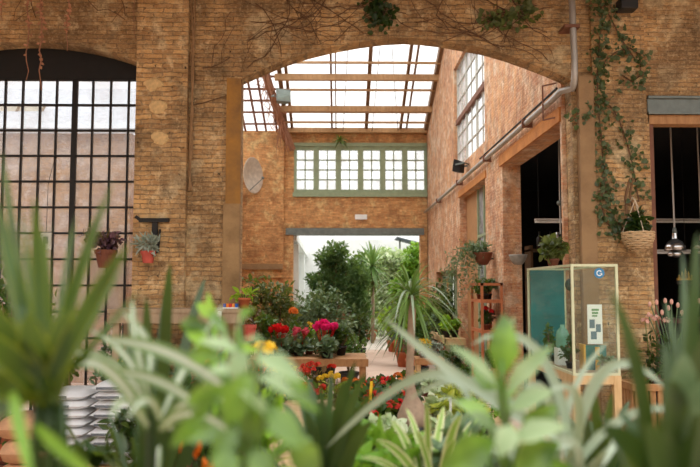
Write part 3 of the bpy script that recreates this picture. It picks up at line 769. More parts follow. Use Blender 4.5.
creeper('dry_creeper', 'bare brown creeper branches over the brick right of the arch top', [(.9,4.75,-.2),(1.4,4.8,-.5),(2.1,4.7,3.3),(.8,4.5,.1),(2.2,4.4,3.0),(1.8,4.8,-1.2),(1.1,4.3,.1),(1.5,4.35,2.9),(2.2,4.1,2.4),(1.2,4.85,-2.0),(2.0,4.6,-2.5)], 5, Y1, M_vine, 28, inside=lambda x,z: above_arch(x,z) and x > .7, branch=.3)
creeper('dry_creeper', 'thin dry creeper stems crossing the upper left pillar', [(X1(189)+.01,4.8,-1.5),(X1(200),4.0,.0),(X1(189)+.01,3.6,.1)], 9, Y1, M_vine, 22, inside=lambda x,z: X1(189) < x < X1(236) and z > 2.9 and z < 5.2)
creeper('dry_creeper', 'faint dry creeper on the dark brick above the left window', [(X1(10),4.9,-.4),(X1(60),4.85,-.6),(X1(110),4.85,-.9)], 12, Y1, M_vine, 20, inside=lambda x,z: x < xl-.03 and z > 4.45 and z < 5.2)
t = thing('climbing_stem', 'ropy dead climber stem in the corner of the left brick pilaster', 'creeper', (0,0,0))
m = MB(); q = random.Random(2)
for k in range(3):
    m.tube([(X1(188)+.025+q.uniform(-.02,.03), Y1-.03-q.random()*.02, z/10) for z in range(27, 50, 2)], .008, 5)
m.build('stems', plain('pale_bark', col(160,126,90), .9, scale=20), t)
# hanging reddish dry vines from the eaves
for k, (px, py0, py1, thk, bb) in enumerate(((4, -70, 21, .9, .3), (30, -70, 80, 1.0, .6), (42, -70, 90, 1.3, 1.3), (70, -70, 51, 1.0, .9), (137, -70, 38, .5, .05))):
    lab = ['short reddish dry vine dangling at the top left corner','long thin reddish dry vine hanging over the left window','thick knotted reddish dry vine hanging over the left window','short reddish dry vine hanging right of the two long ones','pale wispy dry vine hanging at the left pillar edge'][k]
    t = thing('hanging_vine', lab, 'vine', (0,0,0), 0, 'dry hanging vines'); q = random.Random(k+4); m = MB(); n = 16; pts = []
    for i in range(n+1):
        f = i/n; pts.append(at(px+q.uniform(-1.5,1.5)-(3*f if k != 2 else 2*f), py0+(py1-py0)*f, 6.6+.02*q.random()))
    m.tube(pts, [.009*thk*(1-.6*i/n) for i in range(n+1)], 5); m.build('stem', M_pinkvine, t)
    m = MB(); P, D = [], []
    for i in range(int(70*bb)):
        f = q.random()**1.2*.85; j = min(n-1, int(f*n)); p = pts[j].lerp(pts[j+1], f*n-j)
        P.append(tuple(p+Vector((q.uniform(-.02,.02), q.uniform(-.02,.02), 0)))); D.append((q.gauss(0,1), q.gauss(0,1), q.gauss(-.3,.7)))
    m.leaves(P, D, [(0,-1,.3)]*len(P), .034, .028, T_OV); m.build('dried_leaves', plain('dried_leaf', col(178,124,92), .8), t)
# ivy on the right pillar
t = thing('ivy', 'green ivy climbing the right brick pillar in two loops', 'ivy', (0,0,0))
yi = Y1-.075
def ip(pts): return [at(x, y, yi) for x, y in pts]
vines = [ip(((600,-10),(602,20),(599,45),(597,75),(598,105),(601,135),(603,160),(605,185),(609,205),(616,222),(626,232))),
         ip(((603,100),(612,108),(620,122),(626,140),(632,162),(636,185),(639,202))),
         ip(((597,75),(606,60),(616,52),(630,48),(640,55),(641,75),(632,82),(622,75))),
         ip(((598,105),(590,112),(580,117),(568,121))), ip(((604,5),(614,25),(622,40),(634,58))), ip(((605,185),(600,200),(606,222),(616,233),(628,236)))]
m = MB()
for v in vines: m.tube(v, .007, 5)
m.build('stem', M_vine, t)
m = MB()
for i, v in enumerate(vines): trailing(m, v, .05, .042, (300,110,130,45,50,90)[i], 30+i, .06, T_HEART, face=1)
m.build('foliage', LEAF['ivy'], t)
def ivy_patch(label, pts, n, seed, leaf, sp=.05, L=.06):
    t = thing('ivy_patch', label, 'ivy', (0,0,0)); v = [at(x, y, Y1-.015) for x, y in pts]
    m = MB(); m.tube(v, .006, 5); m.build('stem', M_vine, t)
    m = MB(); trailing(m, v, L, L*.85, n, seed, sp, T_HEART, face=1); m.build('foliage', LEAF[leaf], t)
ivy_patch('sparse yellowing ivy on the brick above the arch, left of the drainpipe', ((486,22),(500,18),(515,15),(530,12),(520,5)), 150, 51, 'olive', .06)
ivy_patch('dark clump of ivy at the top centre over the arch crown', ((366,-8),(378,2),(376,14),(381,24),(386,8)), 160, 52, 'deep', .07)
t = thing('wall_fern', 'small green fern tuft growing on the timber plate above the casements', 'fern', at(340, 140, YE-.28))
m = MB(); rosette(m, (0,0,-.02), 26, .3, .05, 4, (-20, 70), .6); m.build('foliage', LEAF['mid'], t)

t = thing('hanging_vine', 'tangle of reddish dry vines on the hip beam at the roof left edge', 'vine', (0,0,0), 0, 'dry hanging vines'); q = random.Random(77); m = MB()
ha, hb = at(263, 66, 17.25), at(286, 138, YE-.45)
for k in range(26):
    f = q.random(); p = ha.lerp(hb, f)+Vector((q.uniform(-.12,.12), q.uniform(-.1,.0), -.08)); l = q.uniform(.15,.75)
    m.tube([p, p+Vector((q.uniform(-.1,.1), -.02, -l*.5)), p+Vector((q.uniform(-.15,.15), -.03, -l))], [.012,.009,.005], 4)
for k in range(14):
    f = q.random()*.8; p = ha.lerp(hb, f); e2 = ha.lerp(hb, min(1, f+q.uniform(.1,.3)))
    m.tube([p+Vector((q.uniform(-.1,.1),-.1,.05)), (p+e2)/2+Vector((q.uniform(-.3,.25),-.12,-.1)), e2+Vector((q.uniform(-.1,.1),-.1,-.05))], .011, 4)
m.build('stem', M_pinkvine, t)
# ================================================================== GARDEN BEYOND THE DOORWAY
def tree(name, label, loc, h, leaf, parts_, seed, n, L, Wd, tr=.06, tpl=T_DI, bark=None, up=.2, cat='tree', clumps=22, cr=.34):
    """parts_: list of (x,z,rx,rz) crown lobes relative to the base"""
    o = thing(name, label, cat, loc); m = MB()
    q = random.Random(seed); tips = [(x+q.uniform(-.4,.4)*rx, q.uniform(-.3,.3)*rx, z+q.uniform(-.4,.4)*rz) for x, z, rx, rz in parts_ for _ in range(4)]
    stems(m, (0,0,0), tips, tr, tr*.2, seed, 7); m.build('trunk', bark or M_bark, o)
    m = MB()
    for i, (x, z, rx, rz) in enumerate(parts_): crown(m, (x, 0, z), (rx, rx*.8, rz), int(n*rx*rz*4)+60, L, Wd, seed+i, clumps, .2, tpl, up=up, cr=cr)
    m.build('foliage', LEAF[leaf], o); return o
def G(px, Y): return (gx(px, Y), Y, 0)
tree('conifer_tree', 'dense dark green conifer bush with a dark trunk in the far doorway', G(338, 21.4), 3, 'conifer',
     [(-.15,2.55,.5,.45),(-.35,1.95,.6,.6),(.25,1.95,.65,.6),(.45,1.35,.5,.6),(-.05,1.3,.55,.5),(.6,1.0,.35,.5)], 11, 1500, .15, .05, .09, T_DI, M_roofdark, .3, clumps=26, cr=.3)
o = strap_plant('yucca_tree', 'spiky yucca on a slim pale trunk in the middle of the far doorway', G(372.5, 22.3), 'yucca', 70, .85, .075, 2.35, (-65, 85), .12, 0, 0, None, 21, 'tree', trunk_r=.05)
m = MB(); rosette(m, (.0,.02,2.05), 26, .75, .07, 5, (-80,-30), .05); m.build('dead_skirt', LEAF['olive'], o)
tree('variegated_shrub', 'tall pale variegated shrub right of the yucca', G(391, 24.4), 3, 'white', [(-.2,2.5,.6,.55),(.35,2.3,.5,.6),(-.1,1.6,.65,.6),(.45,1.3,.5,.5),(-.35,1.0,.5,.5)], 14, 420, .17, .12, .05, T_OV, None, .1)
tree('leafy_shrub', 'bright green leafy shrub filling the right side of the far doorway', G(412, 23.0), 3, 'fresh', [(.1,2.5,.45,.55),(0,1.9,.55,.5),(-.35,1.55,.5,.45),(.25,1.3,.5,.5)], 15, 520, .16, .1, .05, T_OV)
tree('background_shrub', 'dark leafy shrub behind the yucca against the white garden wall', G(360, 26.5), 3, 'mid', [(0,2.4,.8,.6),(-.3,1.5,.9,.7),(.5,1.4,.8,.8)], 16, 260, .2, .11, .06, T_OV)
tree('background_shrub', 'shady shrub low behind the bright green one', G(414, 27.2), 3, 'deep', [(.2,2.7,.7,.6),(.2,1.6,.9,.9),(-.6,1.0,.8,.7)], 17, 260, .2, .11, .06, T_OV)
tree('background_shrub', 'grey green bush at the foot of the white annex wall', G(317, 25.0), 3, 'grey', [(0,1.0,.55,.7),(.4,1.6,.4,.5)], 18, 320, .16, .08, .04, T_OV)
t = thing('shade_canopy', 'dark slanted canopy in the upper right corner of the far doorway', 'canopy', at(412, 241, 26.8))
m = MB(); m.bar((-.6,0,.1),(.7,0,-.25),1.2,.05); m.build('sheet', plain('slate_blue_sheet', col(64,76,84), .6), t)
for x in (-.45,.5): m = MB(); m.bar((x,0,.06-.27*(x+.45)),(x,0,-t.location.z),.06,.06); m.build('post', M_steel, t)

def SH(*a, **k): return shrub(*a, **k)
strap_plant('striped_pot_plant', 'white striped grassy plant in a terracotta pot by the far doorway', G(371, 23.6), 'varieg', 60, .75, .06, 0, (5, 80), .7, .2, .34, M_terra, 31)
strap_plant('striped_pot_plant', 'second pale grassy clump behind the white striped pot', G(380, 25.4), 'white', 50, .7, .06, 0, (5, 80), .7, .18, .3, M_greypot, 32)
SH('garden_shrub', 'small round shrub at the left edge of the gravel path', G(357, 22.9), 1.0, (.42,.4), 'deep', .1, .05, 500, 14, .2, .3, M_blackpot, 33)
SH('garden_shrub', 'leafy shrub at the right side of the gravel path outside', G(404, 22.0), 1.5, (.5,.45), 'mid', .13, .07, 600, 14, .22, .32, M_terra, 34)

# ================================================================== INSIDE THE PASSAGE, LEFT
SH('citrus_tree', 'small bronze green citrus tree with bare stem before the left brick pier', G(269, 12.2), 2.02, (.5,.42), 'olive', .1, .055, 900, 24, .2, .34, M_terra, 41, base=.55, bark=M_bark)
SH('citrus_tree', 'slim bronze tinged shrub touching the left jamb of the arch', G(252, 11.4), 1.62, (.3,.3), 'bronze', .09, .05, 420, 16, .17, .3, M_terrad, 42, base=.2)
SH('grey_green_bush', 'large rounded grey green bush behind the cyclamen bench', G(323, 13.2), 1.72, (.62,.5), 'grey', .09, .05, 1800, 34, .26, .36, M_blackpot, 43)
SH('grey_green_bush', 'second grey green bush between citrus tree and conifer', G(303, 14.2), 1.66, (.42,.4), 'grey', .09, .05, 900, 22, .22, .36, M_terra, 44)
SH('dark_shrub', 'dark shrub in a black pot at the left side of the passage path', G(357, 16.4), 1.25, (.36,.34), 'deep', .09, .045, 800, 20, .2, .34, M_blackpot, 45)
SH('dark_shrub', 'low leafy shrub at the corner where bench meets path', G(349, 12.4), 1.0, (.3,.3), 'mid', .08, .045, 520, 16, .17, .28, M_blackpot, 46)
SH('dark_shrub', 'deep green shrub below the annex door beside the conifer', G(313, 17.5), 1.3, (.5,.4), 'mid', .1, .05, 700, 18, .22, .34, M_terra, 47)
# plank bench with cyclamens
BY0, BY1, BZ = 9.85, 10.75, .74
t = thing('plank_bench', 'low wooden plank bench carrying the cyclamens on the left', 'bench', (-.4, 10.3, 0))
m = MB()
for k in range(5): m.box(-.82,.76,-.45+k*.182,-.45+k*.182+.17,BZ-.04,BZ)
m.box(-.84,.78,-.47,-.44,BZ-.1,BZ-.0); m.build('top', M_wood, t)
for x in (-.76,.68):
    for y in (-.4,.34): m = MB(); m.box(x,x+.07,y,y+.07,0,BZ-.04); m.build('leg', M_wood, t)
def onb(px, Y): return gpos(px, Y, BZ)+Vector((0,0,.001))
cyclamen('cyclamen', 'large magenta cyclamen on the plank bench', onb(325, 10.3), P_mag, .44, 26, 1, .21, fs=.1)
cyclamen('cyclamen', 'scarlet cyclamen at the left end of the plank bench', onb(278, 10.25), P_red, .4, 15, 2, .16, fs=.1)
cyclamen('cyclamen', 'pink and white cyclamen between the scarlet and the magenta ones', onb(298, 10.35), P_pink, .38, 17, 3, .19, fs=.07)
cyclamen('cyclamen', 'small magenta cyclamen low at the bench front edge', onb(326, 9.98), P_mag, .2, 3, 4, .09, fs=.07)
strap_plant('silver_rosette', 'blue grey spiky rosette plant behind the scarlet cyclamen', onb(282, 10.5), 'silver', 26, .3, .06, .06, (10, 80), .3, .085, .14, M_blackpot, 51)
o = bloomer('orange_bloom', 'yellow orange flower standing above the pink and white cyclamen', onb(294, 10.62), 'mid', P_or, .62, .12, 2, .06, 14, seed=52)
o = bloomer('yellow_bloom', 'small yellow flowering plant just left of the magenta cyclamen', onb(309, 10.6), 'fresh', P_yel, .44, .1, 3, .03, 9, seed=53)
for k, (px, lab) in enumerate(((318.5,'left of two yellow plant stakes behind the magenta cyclamen'),(326,'right of two yellow plant stakes behind the magenta cyclamen'))):
    m = MB(); m.tube([(0,0,0),(0,0,.5)],.008,6); o = m.build('plant_stake', plain('yellow_cane', col(206,180,70), .6), None, onb(px, 10.66)); tag(o, lab, 'stake', 'yellow stakes on the bench')
SH('leafy_pot_plant', 'low dark leafy plant at the right end of the plank bench', onb(341, 10.4), .36, (.17,.17), 'deep', .07, .05, 220, 8, .085, .13, M_blackpot, 54)
SH('leafy_pot_plant', 'grey leaved pot plant behind the magenta cyclamen', onb(338, 10.65), .5, (.19,.17), 'grey', .06, .035, 300, 10, .085, .14, M_blackpot, 55)
SH('leafy_pot_plant', 'bushy green plant at the far left end of the plank bench', onb(266, 10.45), .55, (.2,.18), 'mid', .08, .05, 260, 10, .09, .14, M_terra, 56)
# flowers in front of the bench, on the floor
for k, (px, Y, h, lf, pt, lab) in enumerate((
    (300, 8.4, .78, 'mid', P_cor, 'coral flowered plant on a tall pot in front of the bench'),
    (318, 8.7, .8, 'bronze', P_cor, 'bronze leaved orange flowering plant below the magenta cyclamen'),
    (334, 8.3, .72, 'yel', P_yel, 'yellow green flowering plant at the bench right front corner'),
    (346, 8.8, .6, 'bronze', P_or, 'bronze leaved plant by the path in front of the bench'),
    (283, 8.5, .8, 'mid', P_yel, 'yellow flowered plant in front of the bench left end'), (268, 8.2, .8, 'yel', P_or, 'orange and yellow plant near the left jamb below the bench'), (310, 7.9, .66, 'mid', P_cor, 'coral flowered plant in front of the taller ones below the bench'), (290, 7.8, .62, 'fresh', P_yel, 'fresh green yellow flowered plant nearest before the bench'))):
    t = bloomer('floor_bloom', lab, gpos(px, Y, .3)*1.0, lf, pt, h, .22, 7, .04, 9, .13, .26, M_terra, 60+k, L=.09, Wd=.06, n=150); t.location.z = 0

# ================================================================== INSIDE THE PASSAGE, RIGHT
strap_plant('dracaena', 'tall strap leaved plant in a terracotta pot right of the path', G(400, 19.2), 'palm', 60, .55, .06, .75, (-10, 85), .7, .2, .32, M_terra, 71, trunk_r=.05)
SH('passage_shrub', 'rounded shrub behind the ponytail palm', G(425, 17.2), 1.5, (.42,.4), 'mid', .1, .05, 800, 20, .2, .32, M_blackpot, 72)
SH('passage_shrub', 'dark tall shrub beside the low green door', G(441, 16.9), 2.05, (.34,.34), 'deep', .1, .05, 800, 22, .2, .34, M_terra, 73)
SH('passage_shrub', 'feathery grey shrub between bench and green door', G(419, 14.8), 1.25, (.36,.36), 'grey', .08, .035, 700, 20, .2, .3, M_terra, 74)
strap_plant('passage_palm', 'pale arching palm fronds left of the low green door', G(409, 17.6), 'greyblade', 46, .75, .05, .8, (0, 80), .9, .2, .34, M_blackpot, 75, trunk_r=.05)
SH('passage_shrub', 'yellowish green shrub right of the path near the doorway', G(393, 19.4), 1.35, (.4,.36), 'lime', .11, .06, 460, 14, .18, .3, M_terra, 76)
strap_plant('passage_dracaena', 'dark strap leaved clump right of the path behind the ponytail palm', G(404, 15.8), 'deep', 70, .7, .06, .45, (-25, 85), .7, .2, .32, M_terra, 77, trunk_r=.05)
SH('passage_shrub', 'leafy green bush behind the ponytail palm trunk beside the small table', G(420, 13.4), 1.15, (.26,.26), 'mid', .09, .05, 520, 16, .15, .26, M_blackpot, 78)
SH('passage_shrub', 'fresh green bush between the dark clump and the grey shrub', G(413, 14.6), 1.45, (.28,.28), 'fresh', .09, .05, 420, 16, .16, .28, M_terra, 79, base=.3)
# bench on the right
t = thing('side_bench', 'weathered wooden bench table along the right brick wall', 'bench', (2.2, 15.1, 0)); z_ = .72
m = MB()
for k in range(3): m.box(-.2+k*.13,-.2+k*.13+.12,-1.15,1.15,z_-.05,z_)
m.box(-.21,.19,-1.17,-1.13,z_-.12,z_); m.box(-.22,-.19,-1.17,1.17,z_-.1,z_); m.build('top', M_pine, t)
for y in (-1.05, -.1, .95):
    for x in (-.17, .1): m = MB(); m.box(x,x+.08,y,y+.08,0,z_-.05); m.build('leg', M_greywood, t)
def onr(px, Y): return gpos(px, Y, .72)+Vector((0,0,.001))
bl_ = [(447,14.3,.4,.17,'lime','bright lettuce green plant on the near left corner of the side bench'),(462,14.4,.38,.12,'fresh','bright green plant nearest the wall on the side bench'),
       (441,15.1,.55,.16,'grey','grey fuzzy plant in the middle of the side bench'),(452,15.0,.6,.15,'deep','dark leafy plant close to the wall on the side bench'),(437,16.0,.5,.16,'mid','green plant at the far end of the side bench')]
for k, (px, Y, h, r, lf, lab) in enumerate(bl_):
    p = onr(px, Y); p.x = min(p.x, W-.16); p.x = max(p.x, 2.06)
    SH('bench_plant', lab, p, h, (r, r), lf, .07, .045, 260, 8, .08, .13, M_blackpot, 80+k)
for k, (px, Y, h, lf, lab) in enumerate(((441,13.5,.55,'grey','grey leaved plant on the floor in front of the side bench'),(456,13.0,.62,'deep','dark leafy plant on the floor below the side bench corner'),(470,12.4,.5,'mid','small green plant on the floor beside the wooden rack'))):
    SH('floor_plant', lab, G(px, Y), h, (.22,.22), lf, .08, .045, 320, 10, .11, .18, M_terra, 90+k)
t = thing('small_table', 'small low wooden table at the right edge of the path', 'table', (1.5, 12.6, 0)); z_ = .5
m = MB(); m.box(-.22,.25,-.25,.25,z_-.04,z_); m.box(-.22,.25,-.26,-.24,z_-.1,z_); m.build('top', M_wood, t)
for x in (-.2,.17):
    for y in (-.22,.15): m = MB(); m.box(x,x+.06,y,y+.06,0,z_-.04); m.build('leg', M_pine, t)
bloomer('yellow_bloom', 'yellow flowering plant on the small low table by the path', (1.42, 12.55, .501), 'yel', P_yel, .3, .15, 6, .04, 8, seed=95)
SH('table_plant', 'silver leaved plant on the small low table', (1.64, 12.6, .501), .28, (.12,.12), 'silver', .06, .04, 160, 6, .07, .1, M_blackpot, 96)
# wooden étagère rack
RX0, RX1, RY0, RY1 = 2.05, 2.37, 10.62, 11.45
t = thing('plant_rack', 'tall terracotta coloured wooden rack with plants by the brick pier', 'rack', (0, 0, 0))
for x in (RX0, RX1-.035):
    for y in (RY0, RY1-.035): m = MB(); m.box(x,x+.035,y,y+.035,0,1.76); m.build('post', M_terrawood, t)
for z in (.35, 1.06, 1.5):
    m = MB(); m.box(RX0+.005,RX1-.005,RY0+.005,RY1-.005,z-.02,z)
    m.box(RX0+.035,RX1-.035,RY0,RY0+.02,z-.03,z+.02); m.box(RX0,RX0+.02,RY0+.035,RY1-.035,z-.03,z+.02); m.build('shelf', M_terrawood, t)
m = MB(); m.box(RX0,RX1,RY0,RY0+.02,1.72,1.76); m.box(RX0,RX0+.02,RY0,RY1,1.72,1.76); m.build('rail', M_terrawood, t)
rk = [(2.15,10.85,1.5,.3,'deep','dark ferny plant on the upper rack shelf'),(2.26,11.15,1.5,.33,'grey','grey green plant at the back of the upper rack shelf'),(2.2,10.9,.35,.45,'mid','leafy plant on the lowest rack shelf')]
for k, (x, y, z, h, lf, lab) in enumerate(rk):
    SH('rack_plant', lab, (x, y, z+.001), h, (.13,.14), lf, .06, .035, 240, 8, .065, .1, M_blackpot, 100+k)
bloomer('rack_flower', 'pink flowering plant at the far left of the upper rack shelf', (2.15,11.2,1.501), 'mid', P_pink, .3, .1, 5, .025, 8, seed=104, pr=.06, ph=.09)
bloomer('rack_flower', 'red flowering plant on the middle rack shelf', (2.14,10.78,1.061), 'deep', P_red, .33, .11, 6, .04, 9, seed=105, pr=.065, ph=.1)
bloomer('rack_flower', 'mauve flowered plant behind the red one on the middle rack shelf', (2.24,11.15,1.061), 'purple', P_pink, .32, .12, 4, .03, 8, seed=106, pr=.065, ph=.1)
# wall planters on the right
def bowl(label, p, r, h, mat, leaf, seed, trail=None, n=120, bracket=None):
    t = thing('wall_planter', label, 'planter', p)
    m = MB(); m.lathe([(.001,-h),(r*.45,-h*.97),(r*.8,-h*.6),(r,-.02),(r*1.04,0),(r*.94,0),(r*.88,-.03),(.001,-.04)], 20); m.build('bowl', mat, t, smooth=True)
    if leaf:
        m = MB(); crown(m, (0,0,.06), (r*1.0,r*1.0,.1), n, .07, .03, seed, 0, .2, T_OV, shell=.3); m.build('foliage', LEAF[leaf], t)
    if trail:
        m = MB()
        for i, v in enumerate(trail): trailing(m, v, .055, .018, 90, seed+i, .05)
        m.build('trailing_stems', LEAF['grey'], t)
    if bracket:
        m = MB(); m.tube(bracket, .012, 6); m.build('bracket', M_black, t)
    return t
p = Vector((W-.17, 11.4, 2.24)); q = random.Random(4)
tr = []
for k in range(13):
    a = -.5+q.uniform(-.3,.25)*1.6; ex = q.uniform(-.62,.02); ez = q.uniform(-.75,-.15)
    tr.append([(0,0,.03),(ex*.45,q.uniform(-.15,.15),.1),(ex*.85,q.uniform(-.2,.2),ez*.4),(ex,q.uniform(-.2,.2),ez)])
bowl('dark wall bowl with grey stems trailing left beside the brick pier', p, .15, .2, M_terrad, 'grey', 110, tr, 90, [(0,0,-.1),(.17,0,-.1)])
bowl('tan half bowl planter on the brick reveal of the near side opening', Vector((2.59, 10.58, 2.17)), .13, .15, M_greypot, None, 112, None, 0, [(0,.04,-.05),(0,.13,-.05)])
# wicker basket hanging at the right pillar
p = at(638, 235, Y1-.24); t = thing('hanging_basket', 'round wicker basket with ivy hanging on cords at the right brick pillar', 'basket', p)
m = MB()
for k in range(9):
    z = .02-.17*(k/8)**1.0; r = .155*math.sqrt(max(.02, 1-(k/8.6)**2.2))
    m.tube([(r*math.cos(a*PI/14), r*math.sin(a*PI/14), z+.004*math.sin(a*PI/2+k*PI)) for a in range(29)], .0115, 5, False)
for a in range(14):
    m.tube([(.15*math.sqrt(max(.02,1-f**2.2))*math.cos(a*PI/7), .15*math.sqrt(max(.02,1-f**2.2))*math.sin(a*PI/7), .02-.17*f) for f in (0,.25,.5,.75,.95)], .006, 4)
m.build('basket', plain('wicker', col(196,168,130), .85, scale=30), t)
hk = (0, .05, .36)
m = MB()
for a in (.2, 2.94, 4.7): m.tube([(.15*math.cos(a), .15*math.sin(a), .02), hk], .005, 5)
m.tube([hk, (0,.12,.4), (0,.17,.36)], .007, 6); m.build('cord', plain('pale_cord', col(206,190,166), .8), t)
m = MB(); s_ = MB(); s_.lathe([(.001,0),(.142,0)],16); s_.build('soil', M_soil, t)
crown(m, (0,.0,.12), (.11,.09,.14), 220, .06, .05, 120, 0, .2, T_HEART, shell=.2); m.build('ivy', LEAF['deep'], t)
m = MB(); m.tube([(0,.16,.6),(-.05,.17,.4),(-.06,.1,.12)],.012,6); m.tube([(.03,.16,.62),(.0,.17,.42),(.03,.1,.12)],.01,6); m.build('woody_stem', M_roofdark, t)
p = at(612, 300, Y1-.06); 
# ---------------------------------------------------------------- glass display case on a wooden stand
CX0, CX1, CY0, CY1, CZ0, CZ1 = 1.873, 2.255, 5.9, 7.3, .99, 1.886
t = thing('display_case', 'pale green framed glass display case on wooden legs in front of the right pillar', 'display case', (CX0, CY0, 0))
M_case = plain('pale_green_paint', col(196,200,166), .5, var=.1); fw = .02
lx, ly_ = CX1-CX0, CY1-CY0
m = MB()
for x in (0, lx-fw):
    for y in (0, ly_-fw): m.box(x,x+fw,y,y+fw,CZ0,CZ1)
for z in (CZ0, CZ1-fw):
    for y in (0, ly_-fw): m.box(fw,lx-fw,y,y+fw,z,z+fw)
    for x in (0, lx-fw): m.box(x,x+fw,fw,ly_-fw,z,z+fw)
m.build('case_frame', M_case, t)
g = MB(); g.box(.01,.015,fw,ly_-fw,CZ0+fw,CZ1-fw); g.box(lx-.015,lx-.01,fw,ly_-fw,CZ0+fw,CZ1-fw); g.box(fw,lx-fw,.01,.015,CZ0+fw,CZ1-fw); g.box(fw,lx-fw,fw,ly_-fw,CZ1-.014,CZ1-.009); g.build('glass_panes', M_glass, t)
m = MB(); m.box(fw,lx-fw,fw,ly_-fw,CZ0+.004,CZ0+.02); m.build('floor_panel', M_greywood, t)
# teal painted back panel seen through the side glass
m = MB(); m.box(fw+.002,lx-fw-.002,ly_-fw-.02,ly_-fw-.01,CZ0+.03,CZ1-fw); m.build('back_panel', plain('teal_board', col(28,112,116), .7, var=.3, scale=3), t)
for z in (1.42,): m = MB(); m.box(fw,lx-.06,.75,ly_-.04,z,z+.006); m.build('glass_shelf', M_glass, t)
for x in (0, lx-.05):
    for y in (0, ly_-.05): m = MB(); m.box(x-.004,x+.054,y-.004,y+.054,0,CZ0-.002); m.build('leg', M_pine, t)
m = MB(); m.box(0,lx,.0,.03,CZ0-.07,CZ0); m.box(0,.03,0,ly_,CZ0-.07,CZ0); m.box(0,lx,.0,.03,.35,.41); m.box(0,.03,.0,ly_,.35,.41); m.box(.0,lx,.0,ly_,.41,.43); m.build('stand_rail', M_pine, t)
# things in the case
pz = CZ0+.0205
p = at(599, 340, 6.12); lp = thing('leaflet_board', 'white printed card standing on the teal box inside the display case', 'poster', (2.15, 6.17, pz+.2105))
wv, hv = .125, .33
m = MB(); m.add([(-wv/2,-.004,0),(wv/2,-.004,0),(wv/2,.004,0),(-wv/2,.004,0),(-wv/2+.02,.05,hv),(wv/2+.02,.05,hv),(wv/2+.02,.058,hv),(-wv/2+.02,.058,hv)],[(3,2,1,0),(4,5,6,7),(0,1,5,4),(1,2,6,5),(2,3,7,6),(3,0,4,7)]); m.build('card', plain('white_card', col(226,232,228), .6, var=.03), lp)
def onc(u, v, du, dv, mt, nm):
    q0 = lambda a, b: (-wv/2+wv*a+.02*b, -.006+.054*b, hv*b); m = MB()
    m.add([q0(u,v), q0(u+du,v), q0(u+du,v+dv), q0(u,v+dv)], [(0,1,2,3)]); m.build(nm, mt, lp)
mg_ = plain('print_green', col(96,150,96), .7); mb_ = plain('print_blue_grey', col(96,124,134), .7)
for k, (u, v, du, dv) in enumerate(((.28,.84,.5,.05),(.3,.76,.42,.05),(.3,.69,.36,.04))): onc(u, v, du, dv, mg_, 'printed_line')
for k, (u, v, du, dv) in enumerate(((.12,.4,.36,.22),(.55,.3,.34,.2),(.2,.12,.4,.2))): onc(u, v, du, dv, mb_, 'printed_picture')
lp2 = thing('wooden_box', 'teal and amber panelled box under the white card in the display case', 'box', (2.135, 6.12, pz))
m = MB(); m.box(-.09,.09,0,.12,0,.2); m.build('body', plain('teal_box', col(40,110,104), .6), lp2); m = MB(); m.box(-.1,-.085,-.004,.12,0,.21); m.box(-.005,.03,-.006,0,.0,.19); m.build('strip', plain('amber_strip', col(206,160,70), .5), lp2)
lp3 = thing('round_sticker', 'round blue and white sticker on the display case front glass', 'sticker', (2.105, CY0+.008, 1.812))
m = MB(); m.lathe([(.001,-.003),(.042,-.003),(.042,0),(.001,0)],24,axis='y'); m.build('disc', plain('sticker_blue', col(44,120,164), .5, var=.05), lp3)
m = MB()
m.tube([(.02*math.cos(a),-.004,.02*math.sin(a)) for a in [(.7+i*.35) for i in range(15)]],.0045,5); m.bar((0.004,-.005,-.002),(.02,-.005,-.002),.004,.006); m.bar((.019,-.005,-.016),(.019,-.005,.0),.004,.006); m.build('mark', plain('sticker_white', col(236,240,240), .5, var=.02), lp3)
gb = MB(); gb.lathe([(.001,0),(.055,0),(.06,.02),(.06,.11),(.05,.15),(.02,.18),(.02,.205),(.001,.205)],18)
o = gb.build('glass_jar', plain('green_glass_jar', col(120,170,150), .12, .0), None, (1.99, 6.55, 1.16), smooth=True); tag(o, 'pale green glass jar with silvery top inside the display case', 'jar')
m = MB(); m.box(1.93,2.05,6.49,6.61,CZ0+.0205,1.16); o = m.build('jar_block', M_white); tag(o, 'white block under the green glass jar in the display case', 'block')
m = MB(); m.ball((0,0,0),.04,10,1.3); o = m.build('hanging_ornament', plain('dark_teal', col(20,52,50), .5), None, (1.955, 6.2, 1.72)); tag(o, 'dark oval ornament hanging in the display case near the front post', 'ornament')
m = MB(); m.tube([(0,0,.045),(0,0,CZ1-.016-1.72)],.002,4); m.build('string', M_black, o)
for k, (x, y, h, lf, lab) in enumerate(((1.96,6.25,.26,'deep','dark green cutting in the front of the display case'),(1.97,6.85,.34,'mid','taller leafy cutting at the back of the display case'),(2.18,6.0,.1,'grey','tiny plant in the front right corner of the display case'))):
    SH('case_plant', lab, (x, y, pz), h, (.07,.1), lf, .05, .03, 130, 6, .04, .06, M_blackpot, 130+k)
SH('bushy_pot_plant', 'bushy bronze green plant standing on the display case', (2.02, 6.9, CZ1+.001), .26, (.17,.16), 'olive', .07, .055, 200, 12, .06, .08, M_terrad, 135, tpl=T_HEART)
